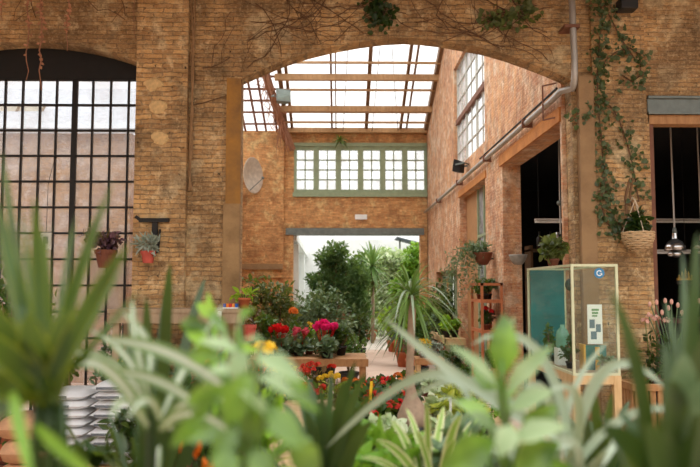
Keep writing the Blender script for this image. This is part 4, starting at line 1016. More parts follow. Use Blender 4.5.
# slatted planter with lily-like buds
t = thing('slatted_planter', 'wooden slatted planter box in front of the right pillar and bay', 'planter', (2.98, 6.95, 0))
m = MB()
for k in range(8): m.box(-.27+k*.07,-.27+k*.07+.05,-.2,-.175,.12,.77)
for k in range(5): m.box(-.29,-.265,-.17+k*.075,-.17+k*.075+.05,.12,.77); m.box(.265,.29,-.17+k*.075,-.17+k*.075+.05,.12,.77)
m.build('slats', M_wood, t)
m = MB(); m.box(-.3,.3,-.22,-.17,.75,.81); m.box(-.3,.3,.16,.2,.75,.81); m.box(-.3,-.255,-.17,.16,.75,.81); m.box(.255,.3,-.17,.16,.75,.81); m.build('rim', M_wood, t)
m = MB(); m.box(-.26,.26,-.17,.16,.1,.72); m.build('liner', M_blackpot, t)
for x in (-.28,.24):
    for y in (-.19,.14): m = MB(); m.box(x,x+.045,y,y+.045,0,.12); m.build('foot', M_wood, t)
def budplant(label, loc, seed, n, h, spread):
    o = thing('bud_plant', label, 'flowering plant', loc); q = random.Random(seed); pot(o, .1, .14, M_blackpot)
    m = MB(); rosette(m, (0,0,.12), 90, .66, .018, seed, (15, 85), .6); m.build('foliage', LEAF['mid'], o)
    for k in range(n):
        x = (k/(n-1)-.5)*spread+q.uniform(-.02,.02); z = h+q.uniform(-.1,.06); m = MB()
        m.tube([(x*.2,0,.12),(x*.7,q.uniform(-.05,.05),z*.7),(x,q.uniform(-.1,.05)*.5,z)],.006,5); m.cur = 1
        m.ball((x,0,z+.02),.016,8,1.7); m.build('bud', [LEAF['grey'], P_pale], o)
budplant('spiky plant with a row of pale pink buds before the dark right bay', (3.2, 7.0, .72), 140, 13, .78, .5)
bloomer('bud_bloom', 'pinkish flowering plant below the pale buds', (3.02, 7.0, .72), 'deep', P_pale, .7, .14, 6, .035, 7, seed=141, pr=.08)
SH('bay_plant', 'leafy plant at the right edge below the pendants', (3.55, 7.0, 0), 1.2, (.3,.25), 'deep', .12, .035, 420, 14, .16, .26, M_terra, 142)
# ================================================================== LEFT SIDE, NEAR THE WINDOW BAY
# tall potting counter
t = thing('potting_counter', 'tall rough wooden counter in front of the left brick pillar', 'counter', (-1.5, 6.95, 0)); z_ = 1.5
m = MB()
for k in range(4): m.box(-.62,.62,-.24+k*.12,-.24+k*.12+.115,z_-.035,z_)
m.build('top', M_greywood, t)
m = MB(); m.box(-.6,.6,-.23,-.2,z_-.13,z_-.035); m.box(-.6,.6,.19,.22,z_-.13,z_-.035); m.build('apron', M_greywood, t)
for x in (-.58,.24,.52):
    for y in (-.2,.14): m = MB(); m.box(x,x+.06,y,y+.06,0,z_-.035); m.build('leg', M_greywood, t)
m = MB(); m.box(-.58,.58,-.2,.2,.55,.58); m.build('shelf', M_wood, t)
m = MB(); m.box(.385,.42,-.262,-.24,z_-.16,z_-.02); m.build('tag', M_whitepot, t)
def onk(px, dY=0): return gpos(px, 6.95+dY, 1.5)+Vector((0,0,.001))
t = thing('crayon_tray', 'small tray with blue, orange and red pieces on the counter end', 'tray', onk(231, -.12))
m = MB(); m.box(-.07,.07,-.05,.05,0,.012); m.build('tray', M_whitepot, t)
for k, c_ in enumerate((col(30,70,170),col(232,130,40),col(206,50,46),col(240,150,70),col(30,90,180))):
    m = MB(); m.box(-.065+k*.027,-.065+k*.027+.022,-.045,.045,.012,.045); m.build('piece', plain('piece_%d' % k, c_, .5, var=.05), t)
p = onk(244, -.1); o = shrub('counter_plant', 'small lime leaved plant in an orange pot at the right end of the counter', (p.x, p.y, p.z), .16, (.09,.08), 'lime', .08, .05, 26, 0, .06, .1, M_terra, 201)
# pots hung on the counter end
t = thing('hanging_pot', 'reddish pot hanging from the right end of the counter', 'pot', gpos(249, 6.85, 1.2))
m = MB(); m.lathe([(.001,0),(.045,0),(.065,.12),(.07,.12),(.07,.15),(.06,.15),(.055,.02),(.001,.02)],16); m.build('pot', plain('red_clay', col(190,84,70), .7), t); m = MB(); m.tube([(-.06,0,.14),(-.03,.03,.29),(.06,0,.14)],.004,5); m.build('wire', M_black, t)
SH('counter_plant', 'dark leafy plant on the shelf of the potting counter', (-1.75, 6.93, .581), .6, (.2,.16), 'deep', .09, .05, 260, 10, .09, .14, M_terra, 203)
SH('counter_plant', 'pale leaved plant on the counter shelf, right side', (-1.2, 6.93, .581), .5, (.18,.15), 'grey', .08, .05, 240, 10, .09, .14, M_terra, 204)
# wall pot on the pillar
t = thing('wall_pot', 'terracotta pot of silver foliage fixed to the left brick pillar', 'potted plant', at(148, 263, Y1-.25))
m = MB(); m.lathe([(.001,0),(.05,0),(.066,.09),(.074,.09),(.076,.12),(.066,.12),(.06,.1),(.001,.1)],18); m.build('pot', plain('red_clay', col(190,84,70), .7), t, smooth=False)
m = MB(); crown(m, (0,0,.19), (.13,.1,.1), 170, .07, .025, 205, 0, .2, T_OV, shell=.3); m.build('foliage', LEAF['silver'], t)
m = MB(); zz = .1; m.tube([(.07,.0,.1),(.07,.12,.12),(.08,.14,.35)],.01,6); m.build('holder', M_black, t)
t = thing('iron_bracket', 'black iron T shaped bracket on the left brick pillar', 'bracket', at(155, 232, Y1-.13))
m = MB(); m.box(-.028,.028,-.02,.02,-.17,.1); m.build('post', M_black, t); m = MB(); m.box(-.16,.14,-.03,.02,.1,.14); m.bar((-.15,0,.12),(-.2,0,.16),.03,.03); m.build('arm', M_black, t)
for k, (px, py) in enumerate(((158,107),(160,138),(153,84))):
    t = MB(); t.lathe([(.001,-.012),(.035,-.011),(.066,-.008),(.08,.01)],14,axis='y'); qq = random.Random(k); t.v = [(x*(.7+.6*qq.random())*1.2, y, z*(.6+.6*qq.random())) for x, y, z in t.v]; o = t.build('wall_scar', plain('pale_mortar', col(214,182,130), .95, scale=30), None, at(px, py, Y1-.115))
    tag(o, ['pale mortar scar on the left pilaster, upper one','pale mortar scar with dark hole on the left pilaster, lower one','small pale mortar scar near the top of the left pilaster'][k], 'wall scar')
# hung on the window grille
p = at(46, 241, Y1-.05); t = thing('hanging_lantern', 'small white square sign with grey centre hung before the left window', 'sign', p)
m = MB(); m.box(-.055,.055,-.012,.012,-.085,.085); m.build('board', M_whitepot, t); m = MB(); m.box(-.025,.025,-.015,-.012,-.03,.045); m.build('centre', plain('grey_print', col(120,128,118), .7), t); m = MB(); m.tube([(0,0,.085),(.005,0,.6),(.0,.2,.95)],.003,5); m.build('string', M_black, t)
p = at(106, 252, Y1-.15); t = thing('hung_planter', 'terracotta pot with dark purple leaves hooked on the left window grille', 'potted plant', p)
m = MB(); m.lathe([(.001,-.16),(.07,-.16),(.1,-.02),(.11,-.02),(.115,.02),(.1,.02),(.09,0),(.001,0)],18); m.build('pot', M_terrad, t)
m = MB(); crown(m, (0,0,.11), (.24,.15,.12), 210, .075, .05, 210, 9, .2, T_OV); m.build('foliage', LEAF['purple'], t)
m = MB(); rosette(m, (0,0,.0), 14, .34, .015, 6, (40,85), .3); m.build('sprigs', LEAF['bronze'], t)
m = MB(); m.tube([(0,.1,.0),(0,.2,.02),(0,.24,.1)],.008,6); m.build('hook', M_black, t)
SH('window_plant', 'leafy plant with yellow green tips at the far left before the window', (gx(2, 6.9), 6.9, 0), 1.98, (.28,.26), 'mid', .09, .05, 520, 16, .16, .28, M_terra, 211, base=.3)
bloomer('yellow_bloom', 'yellow flower beside the leafy plant at the far left', gpos(6, 6.5, 0), 'mid', P_yel, 2.0, .06, 2, .035, 8, pr=.1, ph=.18, seed=212)
SH('window_plant', 'dark twiggy plant under the purple leaved pot', (gx(62, 7.0), 7.0, 0), 1.78, (.24,.24), 'olive', .07, .035, 320, 12, .14, .24, M_terra, 213, base=.5)
SH('window_plant', 'pale green plant at the foot of the left window', (gx(112, 7.1), 7.1, 0), 1.3, (.26,.22), 'grey', .08, .04, 380, 12, .14, .24, M_terra, 214)
# pallet with stacked bags
t = thing('pallet', 'wooden pallet carrying the stacked white bags on the left', 'pallet', (gx(92, 6.6, .1), 6.75, 0))
px_ = t.location.x; m = MB()
for k in range(6): m.box(-.46,.46,-.38+k*.13,-.38+k*.13+.1,.13,.155)
for y in (-.38,-.04,.3): m.box(-.46,.46,y,y+.08,.105,.13)
m.build('deck', M_pine, t)
for x in (-.45,-.05,.35):
    m = MB()
    for y in (-.38,-.04,.3): m.box(x,x+.1,y,y+.08,.02,.105)
    m.box(x,x+.1,-.38,.38,0,.02); m.build('runner', M_pine, t)
M_bag = plain('white_sack', col(236,238,240), .45, var=.06, scale=4)
def bagmesh(seed, w_, d_, h_, nx=11, ny=9, ex=.4):
    q = random.Random(seed); V, Fs = [], []; m = MB()
    for s_ in (1, -1):
        for j in range(ny):
            for i in range(nx):
                u, v = i/(nx-1)*2-1, j/(ny-1)*2-1; e_ = max(0, (1-abs(u)**3.5)*(1-abs(v)**3.5))
                z = s_*h_/2*(e_**ex)+q.uniform(-.004,.004)*e_
                V.append((u*w_/2*(1-.03*abs(v)**4), v*d_/2*(1-.03*abs(u)**4), h_/2+z))
    for s_ in range(2):
        b = s_*nx*ny
        for j in range(ny-1):
            for i in range(nx-1):
                f = (b+j*nx+i, b+j*nx+i+1, b+(j+1)*nx+i+1, b+(j+1)*nx+i); Fs.append(f if s_ == 0 else f[::-1])
    return m.add(V, Fs)
bm = [bagmesh(300+k, .4, .6, .082).build('bag_proto', M_bag, smooth=True) for k in range(4)]
ordn = ['lowest','second lowest','third lowest','fourth lowest','fifth lowest','sixth lowest','seventh lowest','eighth lowest','topmost']
for cxx, side, nb in ((-.22,'left',8),(.21,'right',9)):
    for k in range(nb):
        o = bm[(k*3+nb) % 4].copy(); o.name = 'white_bag'; C.objects.link(o); o.location = (px_+cxx+R.uniform(-.012,.012), 6.73+R.uniform(-.02,.02), .156+k*.0785)
        o.rotation_euler = (0, 0, R.uniform(-.04,.04))
        tag(o, ('topmost' if k == nb-1 else ordn[k])+' white bag of the '+side+' stack on the pallet', 'bag', 'white bags on the pallet')
        s = MB(); s.box(-.15,.05,-.299,-.297,.03,.052); s.build('printed_band', plain('grey_band', col(96,104,112), .6), o)
for b in bm: bpy.data.objects.remove(b)
M_sack = plain('brown_sack', col(196,150,112), .7, scale=12)
for k, (px, z, lab) in enumerate(((38, 0, 'lower tan sack leaning left of the white bags'),(40, .2, 'middle tan sack left of the white bags'),(37, .4, 'upper tan sack left of the white bags'))):
    m = bagmesh(320+k, .42, .5, .21, 15, 13, .3); o = m.build('sack', M_sack, None, (gx(px, 6.5, .3)-.05, 6.5, z), smooth=True); tag(o, lab, 'sack', 'tan sacks left of the pallet')
bloomer('sack_bloom', 'pink flowering plant on top of the tan sacks', (gx(46, 6.5, .6)-.05, 6.5, .606), 'purple', P_pink, .26, .1, 5, .03, 7, seed=221)
bloomer('bag_bloom', 'small yellow flowered plant on the top of the right bag stack', (px_+.25, 6.7, .156+9*.0785+.004), 'mid', P_yel, .2, .08, 4, .025, 6, pr=.05, ph=.07, seed=222)
for k, (px, Y, h, lf, lab) in enumerate(((150,6.0,.9,'deep','dark bushy plant on the floor right of the bags'),(178,6.2,.95,'mid','green bushy plant on the floor under the counter'),(205,5.6,.75,'deep','low dark plant in front of the counter'),(232,6.3,.9,'mid','bushy plant below the right end of the counter'),(258,7.2,1.0,'olive','olive green plant at the foot of the arch jamb'))):
    SH('floor_plant', lab, (gx(px, Y), Y, 0), h, (.3,.26), lf, .1, .05, 420, 14, .14, .24, M_terra, 230+k)

# ================================================================== BEDDING TABLE IN THE MIDDLE
TX0, TX1, TY0, TY1, TZ = -.55, 1.35, 3.6, 7.25, .6
t = thing('bedding_table', 'long low staging table full of bedding plants before the arch', 'table', (0,0,0))
m = MB(); n_ = 12
for k in range(n_): y = TY0+(TY1-TY0)*k/n_; m.box(TX0,TX1,y,y+(TY1-TY0)/n_-.015,TZ-.04,TZ)
m.build('top', M_pine, t)
m = MB(); m.box(TX0,TX1,TY0-.03,TY0,TZ-.12,TZ); m.box(TX0-.03,TX0,TY0-.03,TY1,TZ-.12,TZ); m.box(TX1,TX1+.03,TY0-.03,TY1,TZ-.12,TZ); m.build('edge_board', M_pine, t)
for x in (TX0,TX1-.07):
    for y in (TY0,5.4,TY1-.07): m = MB(); m.box(x,x+.07,y,y+.07,0,TZ-.04); m.build('leg', M_pine, t)
def ont(px, Y, h=.2): return gpos(px, Y, TZ+h)*1.0
def place(px, py, h): # plant of height h whose top shows at py
    Y = (EYE-TZ-h)*F/(py-287); p = gpos(px, Y, TZ+h); return Vector((p.x, p.y, TZ+.001))
reds = [(373,381,P_cor),(387,379,P_red),(369,391,P_cor),(381,394,P_red),(393,391,P_cor),(403,386,P_cor),(375,404,P_red),(399,402,P_red),(388,404,P_cor),(362,384,P_or)]
names = ['back row, left','back row, right of the first','second row, far left','second row, second plant','second row, third plant','second row, nearest the palm trunk','front row, left','front row, nearest the palm base','front row, middle','behind, beside the yellow stake']
for k, (px, py, pt) in enumerate(reds):
    bloomer('kalanchoe', 'red flowering kalanchoe, '+names[k], place(px, py-2, .24), 'deep' if k % 2 else 'mid', pt, .24, .16, 4 if k % 3 else 5, .034, 9, seed=400+k, group='red kalanchoes on the bedding table', L=.075, Wd=.058, n=120)
for k, (px, py, pt, lab) in enumerate(((402,373,P_or,'orange flowered plant at the back, left of the palm trunk'),(427,373,P_cor,'red flowered plant at the back, right of the palm trunk'),(412,372,P_yel,'yellow orange flowered plant at the back behind the palm trunk'))):
    bloomer('bedding_bloom', lab, place(px, py, .22), 'deep', pt, .22, .13, 5, .035, 8, seed=420+k)
yl = [(433,378),(447,376),(461,381),(440,387),(455,390),(470,391),(436,399),(450,401),(465,404),(446,414)]
yn = ['back row, next to the palm trunk','back row, middle','back row, right','second row, left','second row, middle','second row, right','third row, by the palm base','third row, middle','third row, right','foremost of all']
for k, (px, py) in enumerate(yl):
    shrub('croton', 'yellow green croton, '+yn[k], place(px, py, .25), .25, (.14,.14), 'yel' if k % 3 else 'white', .075, .045, 110, 7, .07, .1, M_terrad, 430+k, 'potted plant', 'yellow green crotons on the bedding table')
for k, (px, py, lf, lab) in enumerate(((374,419,'white','white leaved polka plant, left of three'),(387,416,'white','white leaved polka plant, middle of three'),(399,421,'white','white leaved polka plant beside the black palm pot'),(356,404,'mid','green bedding plant left of the red kalanchoes'),(352,424,'fresh','fresh green bedding plant at the left edge of the table'),(366,441,'mid','green bedding plant in the near left corner'),(390,440,'grey','grey green bedding plant in the near row'),
        (345,388,'bronze','bronze leaved bedding plant at the back left corner'),(470,416,'mid','green bedding plant at the right edge of the table'),(482,402,'fresh','fresh green bedding plant beyond the right edge crotons'),(455,430,'deep','dark green bedding plant near the white tags'),(476,436,'grey','greyish bedding plant in the near right corner'),(430,440,'fresh','bright bedding plant in the near middle'),(338,410,'deep','dark bedding plant at the outer left edge'))):
    shrub('bedding_plant', lab, place(px, py, .23), .23, (.14,.14), lf, .07, .045, 140, 8, .07, .1, M_blackpot, 450+k)
m = MB(); m.box(-.011,.011,-.002,.002,0,.36); m.v = [(x+z*.08, y, z) for x, y, z in m.v]; p = place(368, 400, .2); o = m.build('plant_stake', plain('yellow_plastic', col(240,190,40), .5, var=.05), None, p); tag(o, 'bright yellow plastic stake left of the red kalanchoes', 'stake')
for k, (px, py, lab) in enumerate(((450.5,397,'tall white plant tag among the crotons'),(440,425,'short white plant tag in front of the crotons'),(462,420,'white plant tag right of the tall one'))):
    m = MB(); m.box(-.009,.009,-.001,.001,0,.3); o = m.build('plant_tag', M_whitepot, None, place(px, py, .3)); tag(o, lab, 'plant tag', 'white plant tags')
# ponytail palm
Yp = 5.0; p = gpos(412, Yp, TZ); o = thing('ponytail_palm', 'ponytail palm with swollen base and arching leaves in a black pot', 'potted plant', (p.x, Yp, TZ+.001))
pot(o, .12, .17, M_blackpot)
m = MB(); zb = .16
prof = [(.001,zb-.03),(.075,zb-.02),(.112,zb+.03),(.108,zb+.08),(.075,zb+.145),(.045,zb+.2),(.031,zb+.27),(.027,zb+.4),(.026,zb+.8),(.03,zb+.87),(.001,zb+.89)]
m.lathe(prof, 22); m.v = [(x+.012*math.sin(z*9), y, z) for x, y, z in m.v]; m.build('trunk', M_greybark, o, smooth=True)
m = MB(); rosette(m, (0,0,zb+.87), 70, .4, .02, 9, (-40, 80), .6, 10); m.build('foliage', LEAF['palm'], o)
m = MB(); rosette(m, (0,0,zb+.88), 18, .42, .02, 19, (0, 65), .9, 10); m.build('pale_leaves', LEAF['greyblade'], o)
# ================================================================== FOREGROUND PLANTS, OUT OF FOCUS
FT, FL = 1.0, .7
t = thing('staging_bench', 'grey wooden staging bench carrying the blurred foreground plants', 'bench', (0, 0, 0))
m = MB()
for k in range(6): m.box(-1.7,1.7,.88+k*.17,.88+k*.17+.155,FT-.04,FT)
for k in range(5): m.box(-1.7,1.7,1.92+k*.17,1.92+k*.17+.155,FL-.04,FL)
m.build('top', M_greywood, t)
m = MB(); m.box(-1.7,1.7,.86,.88,FT-.14,FT); m.box(-1.7,1.7,1.885,1.905,FT-.14,FT); m.box(-1.7,1.7,2.77,2.79,FL-.14,FL); m.build('edge_board', M_greywood, t)
for x in (-1.65,-.03,1.58):
    for y, z in ((.9,FT),(1.8,FT),(2.68,FL)): m = MB(); m.box(x,x+.07,y,y+.07,0,z-.04); m.build('leg', M_greywood, t)
class FG:
    def __init__(s, name, label, px, Y, leaf, pr=.1, ph=.2, pm=None, cat='potted plant', stem=0.0, group=None):
        s.Y = Y; z = (FT if Y < 1.85 else FL)+.001; ph = ph if Y < 1.85 else .3; s.o = thing(name, label, cat, (gx(px, Y, 1.3), Y, z), 0, group); s.l = s.o.location.copy()
        pot(s.o, pr, ph, pm); s.leaf = leaf; s.b = Vector((0, 0, ph*.85)); s.m = MB(); s.q = random.Random(px); s.pr = pr; s.stem = stem
    def W(s, px, py, dY=0): return at(px, py, s.Y+dY)-s.l
    def st(s, c, t_, w, dY=0.0, a=None, fold=.25, seg=11, hint=None, prof=None):
        """strap leaf curving via pixel c to tip t_, w pixels wide at the plant's depth"""
        q = s.q
        base = s.b+Vector((q.uniform(-.3,.3)*s.pr, q.uniform(-.3,.3)*s.pr, 0)) if a is None else s.W(*a)
        if hint is None: hint = (q.uniform(-.3,.3), -1, q.uniform(.1,.6))
        s.m.strap(base, s.W(c[0], c[1], dY*.5), s.W(t_[0], t_[1], dY), w/F*s.Y, hint, seg, fold, prof or (lambda t: min(1, .5+t*1.7)*(1-t**5)**.8)); return s
    def br(s, c, t_, w, dY=0.0, tilt=.5, a=None):
        """broad leaf on a short stalk: from pixel c (stalk end) to tip t_"""
        A, B = s.W(c[0], c[1], dY*.7), s.W(t_[0], t_[1], dY); D = B-A
        s.m.leaves([tuple(A)], [tuple(D)], [(s.q.uniform(-.25,.25), -1+tilt*.6, tilt)], D.length*.92, w*.78/F*s.Y, T_OV)
        root = s.b+Vector((0, 0, s.stem)) if a is None else s.W(*a)
        s.m.tube([root, (root+A)/2+Vector((0,0,-.01)), A], .0035, 5, False); return s
    def fill(s, n, L, w, el=(20, 85), droop=.4, z=0.0, seed=1):
        rosette(s.m, s.b+Vector((0, 0, z)), n, L, w, seed, el, droop, 9); return s
    def fin(s, nm='foliage', smooth=True):
        return s.m.build(nm, LEAF[s.leaf], s.o, smooth=smooth)
# 1 large dracaena with yellow edged leaves, left
f = FG('dracaena', 'large blurred dracaena with yellow edged leaves in the left foreground', 48, 1.12, 'yelmar', .12, .24)
def fan(f, bx, by, L):
    for cx_, cy_, tx, ty, w, d in L: f.st((cx_, cy_), (tx, ty), w*.84, d, a=(bx+f.q.uniform(-10,10), by+f.q.uniform(-12,14), f.q.uniform(-.06,.06)))
fan(f, 48, 395, ((66,300,113,182,17,.05),(76,320,130,243,22,-.06),(22,300,-6,192,16,.1),(44,300,34,196,20,0),(22,300,2,150,14,.25),(60,310,88,262,16,.15),(10,330,-30,290,24,-.1),(46,320,43,232,24,.12),(30,330,16,262,22,.05),
  (76,350,104,300,18,.1),(58,350,66,310,30,-.05),(20,370,4,322,32,0),(34,360,28,312,36,-.08),(0,350,-24,270,24,.15),(12,350,-40,330,28,-.15),(10,390,-30,380,36,-.1),(70,380,92,352,16,.1),(20,330,10,230,14,.2),(50,360,52,330,34,.1),(0,400,-30,430,30,-.05),(40,370,46,340,34,.2),(18,380,-6,350,34,.1),(56,320,76,214,9,.2),(30,310,22,206,8,.15),(86,330,122,268,9,.15),(14,330,-2,232,9,.2),(64,340,96,236,8,.25),(90,350,140,290,10,.1),(36,330,50,222,8,.2)))
for sx_, ex_ in ((40,36),(60,64),(50,50)): f.m.tube([f.b+Vector((0,0,-.03)), f.W(ex_,450), f.W(sx_,400)], .009, 7)
f.fin()
f.m = MB(); f.leaf = 'fresh'; f.st((18,420),(32,480),11,-.2,a=(13,392,-.1)); f.st((60,450),(98,478),12,-.2,a=(36,425,-.1)); f.fin('pale_blade')
# 2 white striped spider plant
f = FG('spider_plant', 'pale striped spider plant arching across the lower left foreground', 150, 1.35, 'varieg', .11, .24)
for L_ in (((150,430),(100,330),(60,378),14,-.1),((110,340),(200,345),(262,430),15,-.15),((118,372),(170,376),(206,414),12,-.1),((150,400),(130,330),(133,300),9,.1),((148,380),(160,340),(122,312),9,.15),((150,410),(120,350),(64,352),12,.05),((160,420),(190,350),(224,304),8,.2),((170,430),(170,390),(236,402),12,0),((160,420),(150,380),(126,420),10,-.1),((150,430),(120,380),(112,420),10,-.2),((160,430),(190,390),(250,450),12,-.2),((150,420),(140,350),(90,330),9,.2)):
    f.st(L_[1], L_[2], L_[3], L_[4], a=(L_[0][0], L_[0][1], 0))
f.fill(8,.3,.02,(20,80),.6,seed=5); f.fin()
m = MB(); m.tube([f.b+Vector((0,0,-.03)), f.W(152,450), f.W(150,405)], [.011,.01,.007], 7); m.build('stem', LEAF['deep'], f.o)
f = FG('dark_grass_plant', 'dark green bladed plant behind the spider plant', 150, 2.07, 'dkblade', .11, .2)
for k, (x, y) in enumerate(((126,336),(146,296),(166,286),(170,262),(196,345),(214,360),(232,385),(206,276))): f.st(((150+x)/2+4,(470+y)/2-30),(x,y),12,f.q.uniform(-.25,.25))
f.fill(24,.5,.025,(30,86),.3,seed=6); f.fin()
# 3 broad leaved glossy plant
f = FG('broad_leaved_plant', 'bright green broad leaved plant with pale shiny leaves left of centre foreground', 245, 1.06, 'gloss', .11, .22, stem=.1)
for c, t_, w, d in (((250,372),(222,428),42,-.1),((266,408),(306,446),38,-.1),((240,430),(204,462),34,-.05),((254,398),(246,446),32,-.06),((278,372),(318,392),24,.08),((216,400),(182,424),26,.06),((226,432),(182,438),24,-.02),((280,446),(316,436),24,.06),((250,452),(276,478),34,-.08),((236,384),(204,398),24,.1),((230,390),(176,402),34,.1),((222,358),(178,350),30,.15),((276,390),(330,408),30,.1),((228,340),(206,300),18,.2),((232,450),(216,486),36,-.1),((292,440),(322,480),40,.0),((206,420),(160,446),34,.05),((240,320),(256,300),18,.22),((210,330),(170,318),26,.18)):
    f.br(c, t_, w, d, f.q.uniform(.15,.7), a=(246+f.q.uniform(-6,6), (c[1]+520)/2, d*.3))
f.m.tube([f.b, f.W(246,440), f.W(242,380), f.W(236,330,.1)], [.008,.006,.005,.003], 6)
f.fin()
f.m = MB(); f.leaf = 'pale'
for c, t_, w, d in (((248,352),(226,376),34,-.05),((256,356),(306,374),34,-.1),((238,352),(196,332),26,.05),((258,376),(300,392),30,-.02),((232,372),(206,366),26,.0),((262,340),(236,338),24,.06),((270,420),(246,384),28,-.1)):
    f.br(c, t_, w, d, .9, a=(246,(c[1]+460)/2,0))
f.fin('pale_leaves')
f = FG('lime_leaf_plant', 'small plant with bright lime leaves standing up before the counter', 214, 1.5, 'lime', .08, .18, stem=.06)
for c, t_, w, d in (((216,318),(196,300),22,.0),((214,330),(206,286),12,.1),((210,345),(186,330),20,-.05),((226,350),(262,346),20,.1)): f.br(c, t_, w, d, .5, a=(215,400,0))
f.m.tube([f.b, f.W(215,440), f.W(215,330)], .004, 6); f.fin()
o = FG('orange_flowered_plant', 'blurred plant with upright orange flowers at the bottom left of centre', 178, 2.3, 'mid', .09, .16)
o.fill(30,.25,.03,(30,80),.5,seed=9); o.fin()
for px, py in ((168,440),(186,450),(196,446),(162,462),(208,472),(212,368)):
    m = MB(); p = o.W(px, py, -.05); m.tube([(p.x*.5,p.y*.5,.28), p-Vector((0,0,.05))], .004, 5); m.cur = 1
    blossom(m, p-Vector((0,0,.04)), .085, 4, .85, px, (0,0,1), .5); m.build('flower', [LEAF['mid'], P_or], o.o)
for k, (px, Y, c_, lab) in enumerate(((262,2.45,P_yel,'yellow blurred flower behind the glossy plant'),(270,2.5,P_yel,'second yellow blurred flower right behind the glossy plant'))):
    o = bloomer('yellow_bloom', lab, (gx(px,Y,1.5), Y, FL+.001), 'lime', c_, .76 if k else .8, .06, 2, .03, 8, seed=500+k)
# 4 dark grassy blades, centre left
f = FG('dark_grass_plant', 'dark green grassy plant fanning up at the bottom centre left', 328, 2.07, 'dkblade', .1, .2)
for x, y in ((282,402),(296,388),(308,378),(320,384),(332,372),(344,378),(356,360),(366,372),(372,392),(290,430),(374,420),(304,410),(340,400),(352,396),(316,400),(270,420)): f.st((328+(x-328)*.35,(500+y)/2-20),(x,y),f.q.uniform(8,13),f.q.uniform(-.3,.3))
f.fill(30,.42,.02,(40,86),.25,seed=12); f.fin()
# 5 silvery long blades, right of centre
f = FG('silver_blade_plant', 'long silvery grey blades arching from the lower right foreground', 560, 1.7, 'greyblade', .12, .24)
f.st((470,392),(384,317),11,-.05,a=(560,440,-.1)); f.st((440,330),(326,448),10,.1,a=(470,400,0)); f.st((500,330),(408,400),9,.1); f.st((560,290),(470,345),10,.05); f.st((590,300),(668,392),10,-.05);
f.st((520,430),(440,394),9,.0); f.st((580,330),(640,372),9,.1); f.st((560,360),(520,392),13,-.15); f.st((600,360),(546,392),9,-.2); f.st((610,380),(700,416),9,.0); f.st((600,400),(520,470),11,-.2); f.st((640,400),(600,470),9,-.2); f.st((540,400),(610,340),7,.1); f.st((520,440),(470,450),8,.1)
f.fill(16,.34,.02,(10,70),.7,seed=14); f.fin()
f = FG('dark_grass_plant', 'dark bladed plant behind the silvery blades on the right', 600, 2.2, 'dkblade', .11, .2)
for x, y in ((556,402),(574,388),(592,384),(612,392),(630,400),(566,420),(648,410),(590,420),(620,420),(540,418),(664,430)): f.st((600+(x-600)*.35,(500+y)/2-20),(x,y),10,f.q.uniform(-.3,.3))
f.fill(36,.36,.026,(25,86),.4,seed=15); f.fin()
# 6 broad leaved plant on the right
f = FG('broad_leaved_plant', 'upright bright green broad leaved plant right of centre foreground', 506, 1.3, 'gloss', .11, .22, stem=.1)
for c, t_, w, d in (((501,378),(507,308),40,.0),((500,390),(470,366),30,.05),((520,440),(560,402),36,-.05),((495,440),(440,470),44,-.1),((515,470),(560,440),40,-.12),((508,400),(528,352),20,.15),((492,420),(452,392),26,.15),((525,470),(590,476),40,-.05),((488,460),(452,440),34,.1)):
    f.br(c, t_, w, d, f.q.uniform(.1,.5), a=(505,(c[1]+520)/2,d*.3))
f.m.tube([f.b, f.W(506,450), f.W(503,390), f.W(502,360)], [.009,.008,.006,.003], 6)
f.fin()
f.m = MB(); f.leaf = 'pale'
for c, t_, w, d in (((497,388),(454,335),24,-.05),((506,394),(552,338),26,-.08),((510,410),(552,384),34,-.1),((512,440),(566,418),34,-.15),((500,368),(512,310),20,.03),((494,430),(470,408),24,-.05),((512,425),(500,455),30,-.15)):
    f.br(c, t_, w, d, .7, a=(504,(c[1]+470)/2,0))
f.fin('pale_leaves')
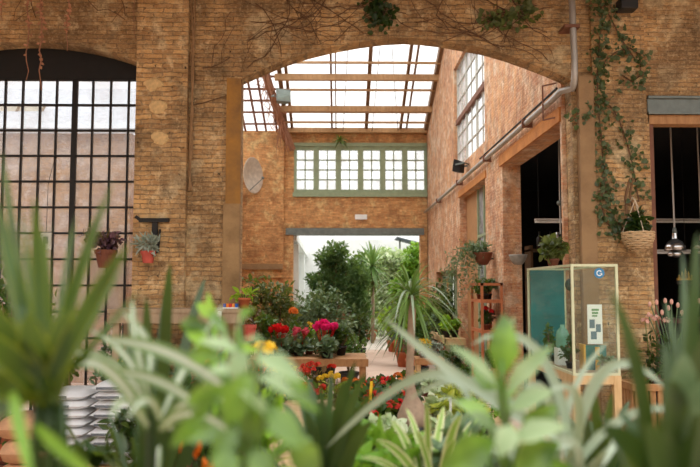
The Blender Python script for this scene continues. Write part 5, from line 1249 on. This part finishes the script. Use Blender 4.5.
# 7 dark yucca on the right
f = FG('yucca', 'large dark blurred yucca in the right foreground', 676, 1.2, 'dkblade', .12, .24)
f.st((660,400),(610,288),18,-.05); f.st((690,340),(697,232),18,.1); f.st((650,430),(616,410),18,.1); f.st((700,360),(740,250),22,.05); f.st((672,400),(664,340),22,.12); f.st((650,430),(600,430),26,-.05); f.st((690,400),(712,320),30,-.05); f.st((676,420),(670,380),40,-.1); f.st((662,450),(645,424),30,-.12); f.st((700,420),(720,380),40,-.15); f.st((690,380),(664,300),12,.2)
f.st((690,340),(682,250),9,.25);
f.fill(26,.34,.035,(45,86),.3,seed=17); f.fin()
f.m = MB(); f.leaf = 'grey'; f.br((676,408),(692,352),40,-.1,.25,a=(676,440,-.05)); f.br((690,415),(725,372),34,-.12,.6,a=(680,440,-.05)); f.fin('pale_leaves')
# 8 cream edged agave at the bottom centre
f = FG('agave', 'cream edged agave at the bottom centre of the view', 432, 2.4, 'agave', .12, .24)
for x, y in ((390,420),(406,408),(426,402),(444,406),(462,414),(486,412),(376,440),(396,446),(416,430),(438,426),(456,440),(480,450),(504,446),(360,458)): f.st((432+(x-432)*.45,(480+y)/2-14),(x,y),f.q.uniform(6,10),f.q.uniform(-.3,.3))
f.fill(12,.26,.03,(30,80),.4,seed=18); f.fin()
f = FG('leafy_filler_plant', 'leafy green plant between the agave and the dark grass', 378, 2.55, 'fresh', .1, .18)
crown(f.m, (0,0,.4), (.2,.16,.12), 240, .08, .05, 600, 10, .2, T_OV); f.fin()
f = FG('leafy_filler_plant', 'greyish leafy plant right of the agave', 470, 2.5, 'grey', .1, .18)
crown(f.m, (0,0,.4), (.18,.16,.12), 220, .08, .045, 601, 10, .2, T_OV); f.fin()
f = FG('leafy_filler_plant', 'dark leafy plant low behind the dracaena', 84, 2.3, 'deep', .1, .18)
crown(f.m, (0,0,.4), (.2,.18,.12), 160, .09, .045, 602, 10, .2, T_OV); f.fin()

# ================================================================== LIGHT
wd = bpy.data.worlds.new('overcast_sky'); sc.world = wd; wd.use_nodes = True; nt = wd.node_tree; nt.nodes.clear()
o = nt.nodes.new('ShaderNodeOutputWorld'); bg = nt.nodes.new('ShaderNodeBackground'); tc = nt.nodes.new('ShaderNodeTexCoord'); sx = nt.nodes.new('ShaderNodeSeparateXYZ')
mr = nt.nodes.new('ShaderNodeMapRange'); mr.inputs[1].default_value = 0; mr.inputs[2].default_value = 1; mr.inputs[3].default_value = SKY_H; mr.inputs[4].default_value = SKY_Z
nt.links.new(tc.outputs['Generated'], sx.inputs[0]); nt.links.new(sx.outputs[2], mr.inputs[0]); nt.links.new(mr.outputs[0], bg.inputs[1])
bg.inputs[0].default_value = (1.0, .985, .96, 1); nt.links.new(bg.outputs[0], o.inputs[0])
sc.view_settings.exposure = EXPO
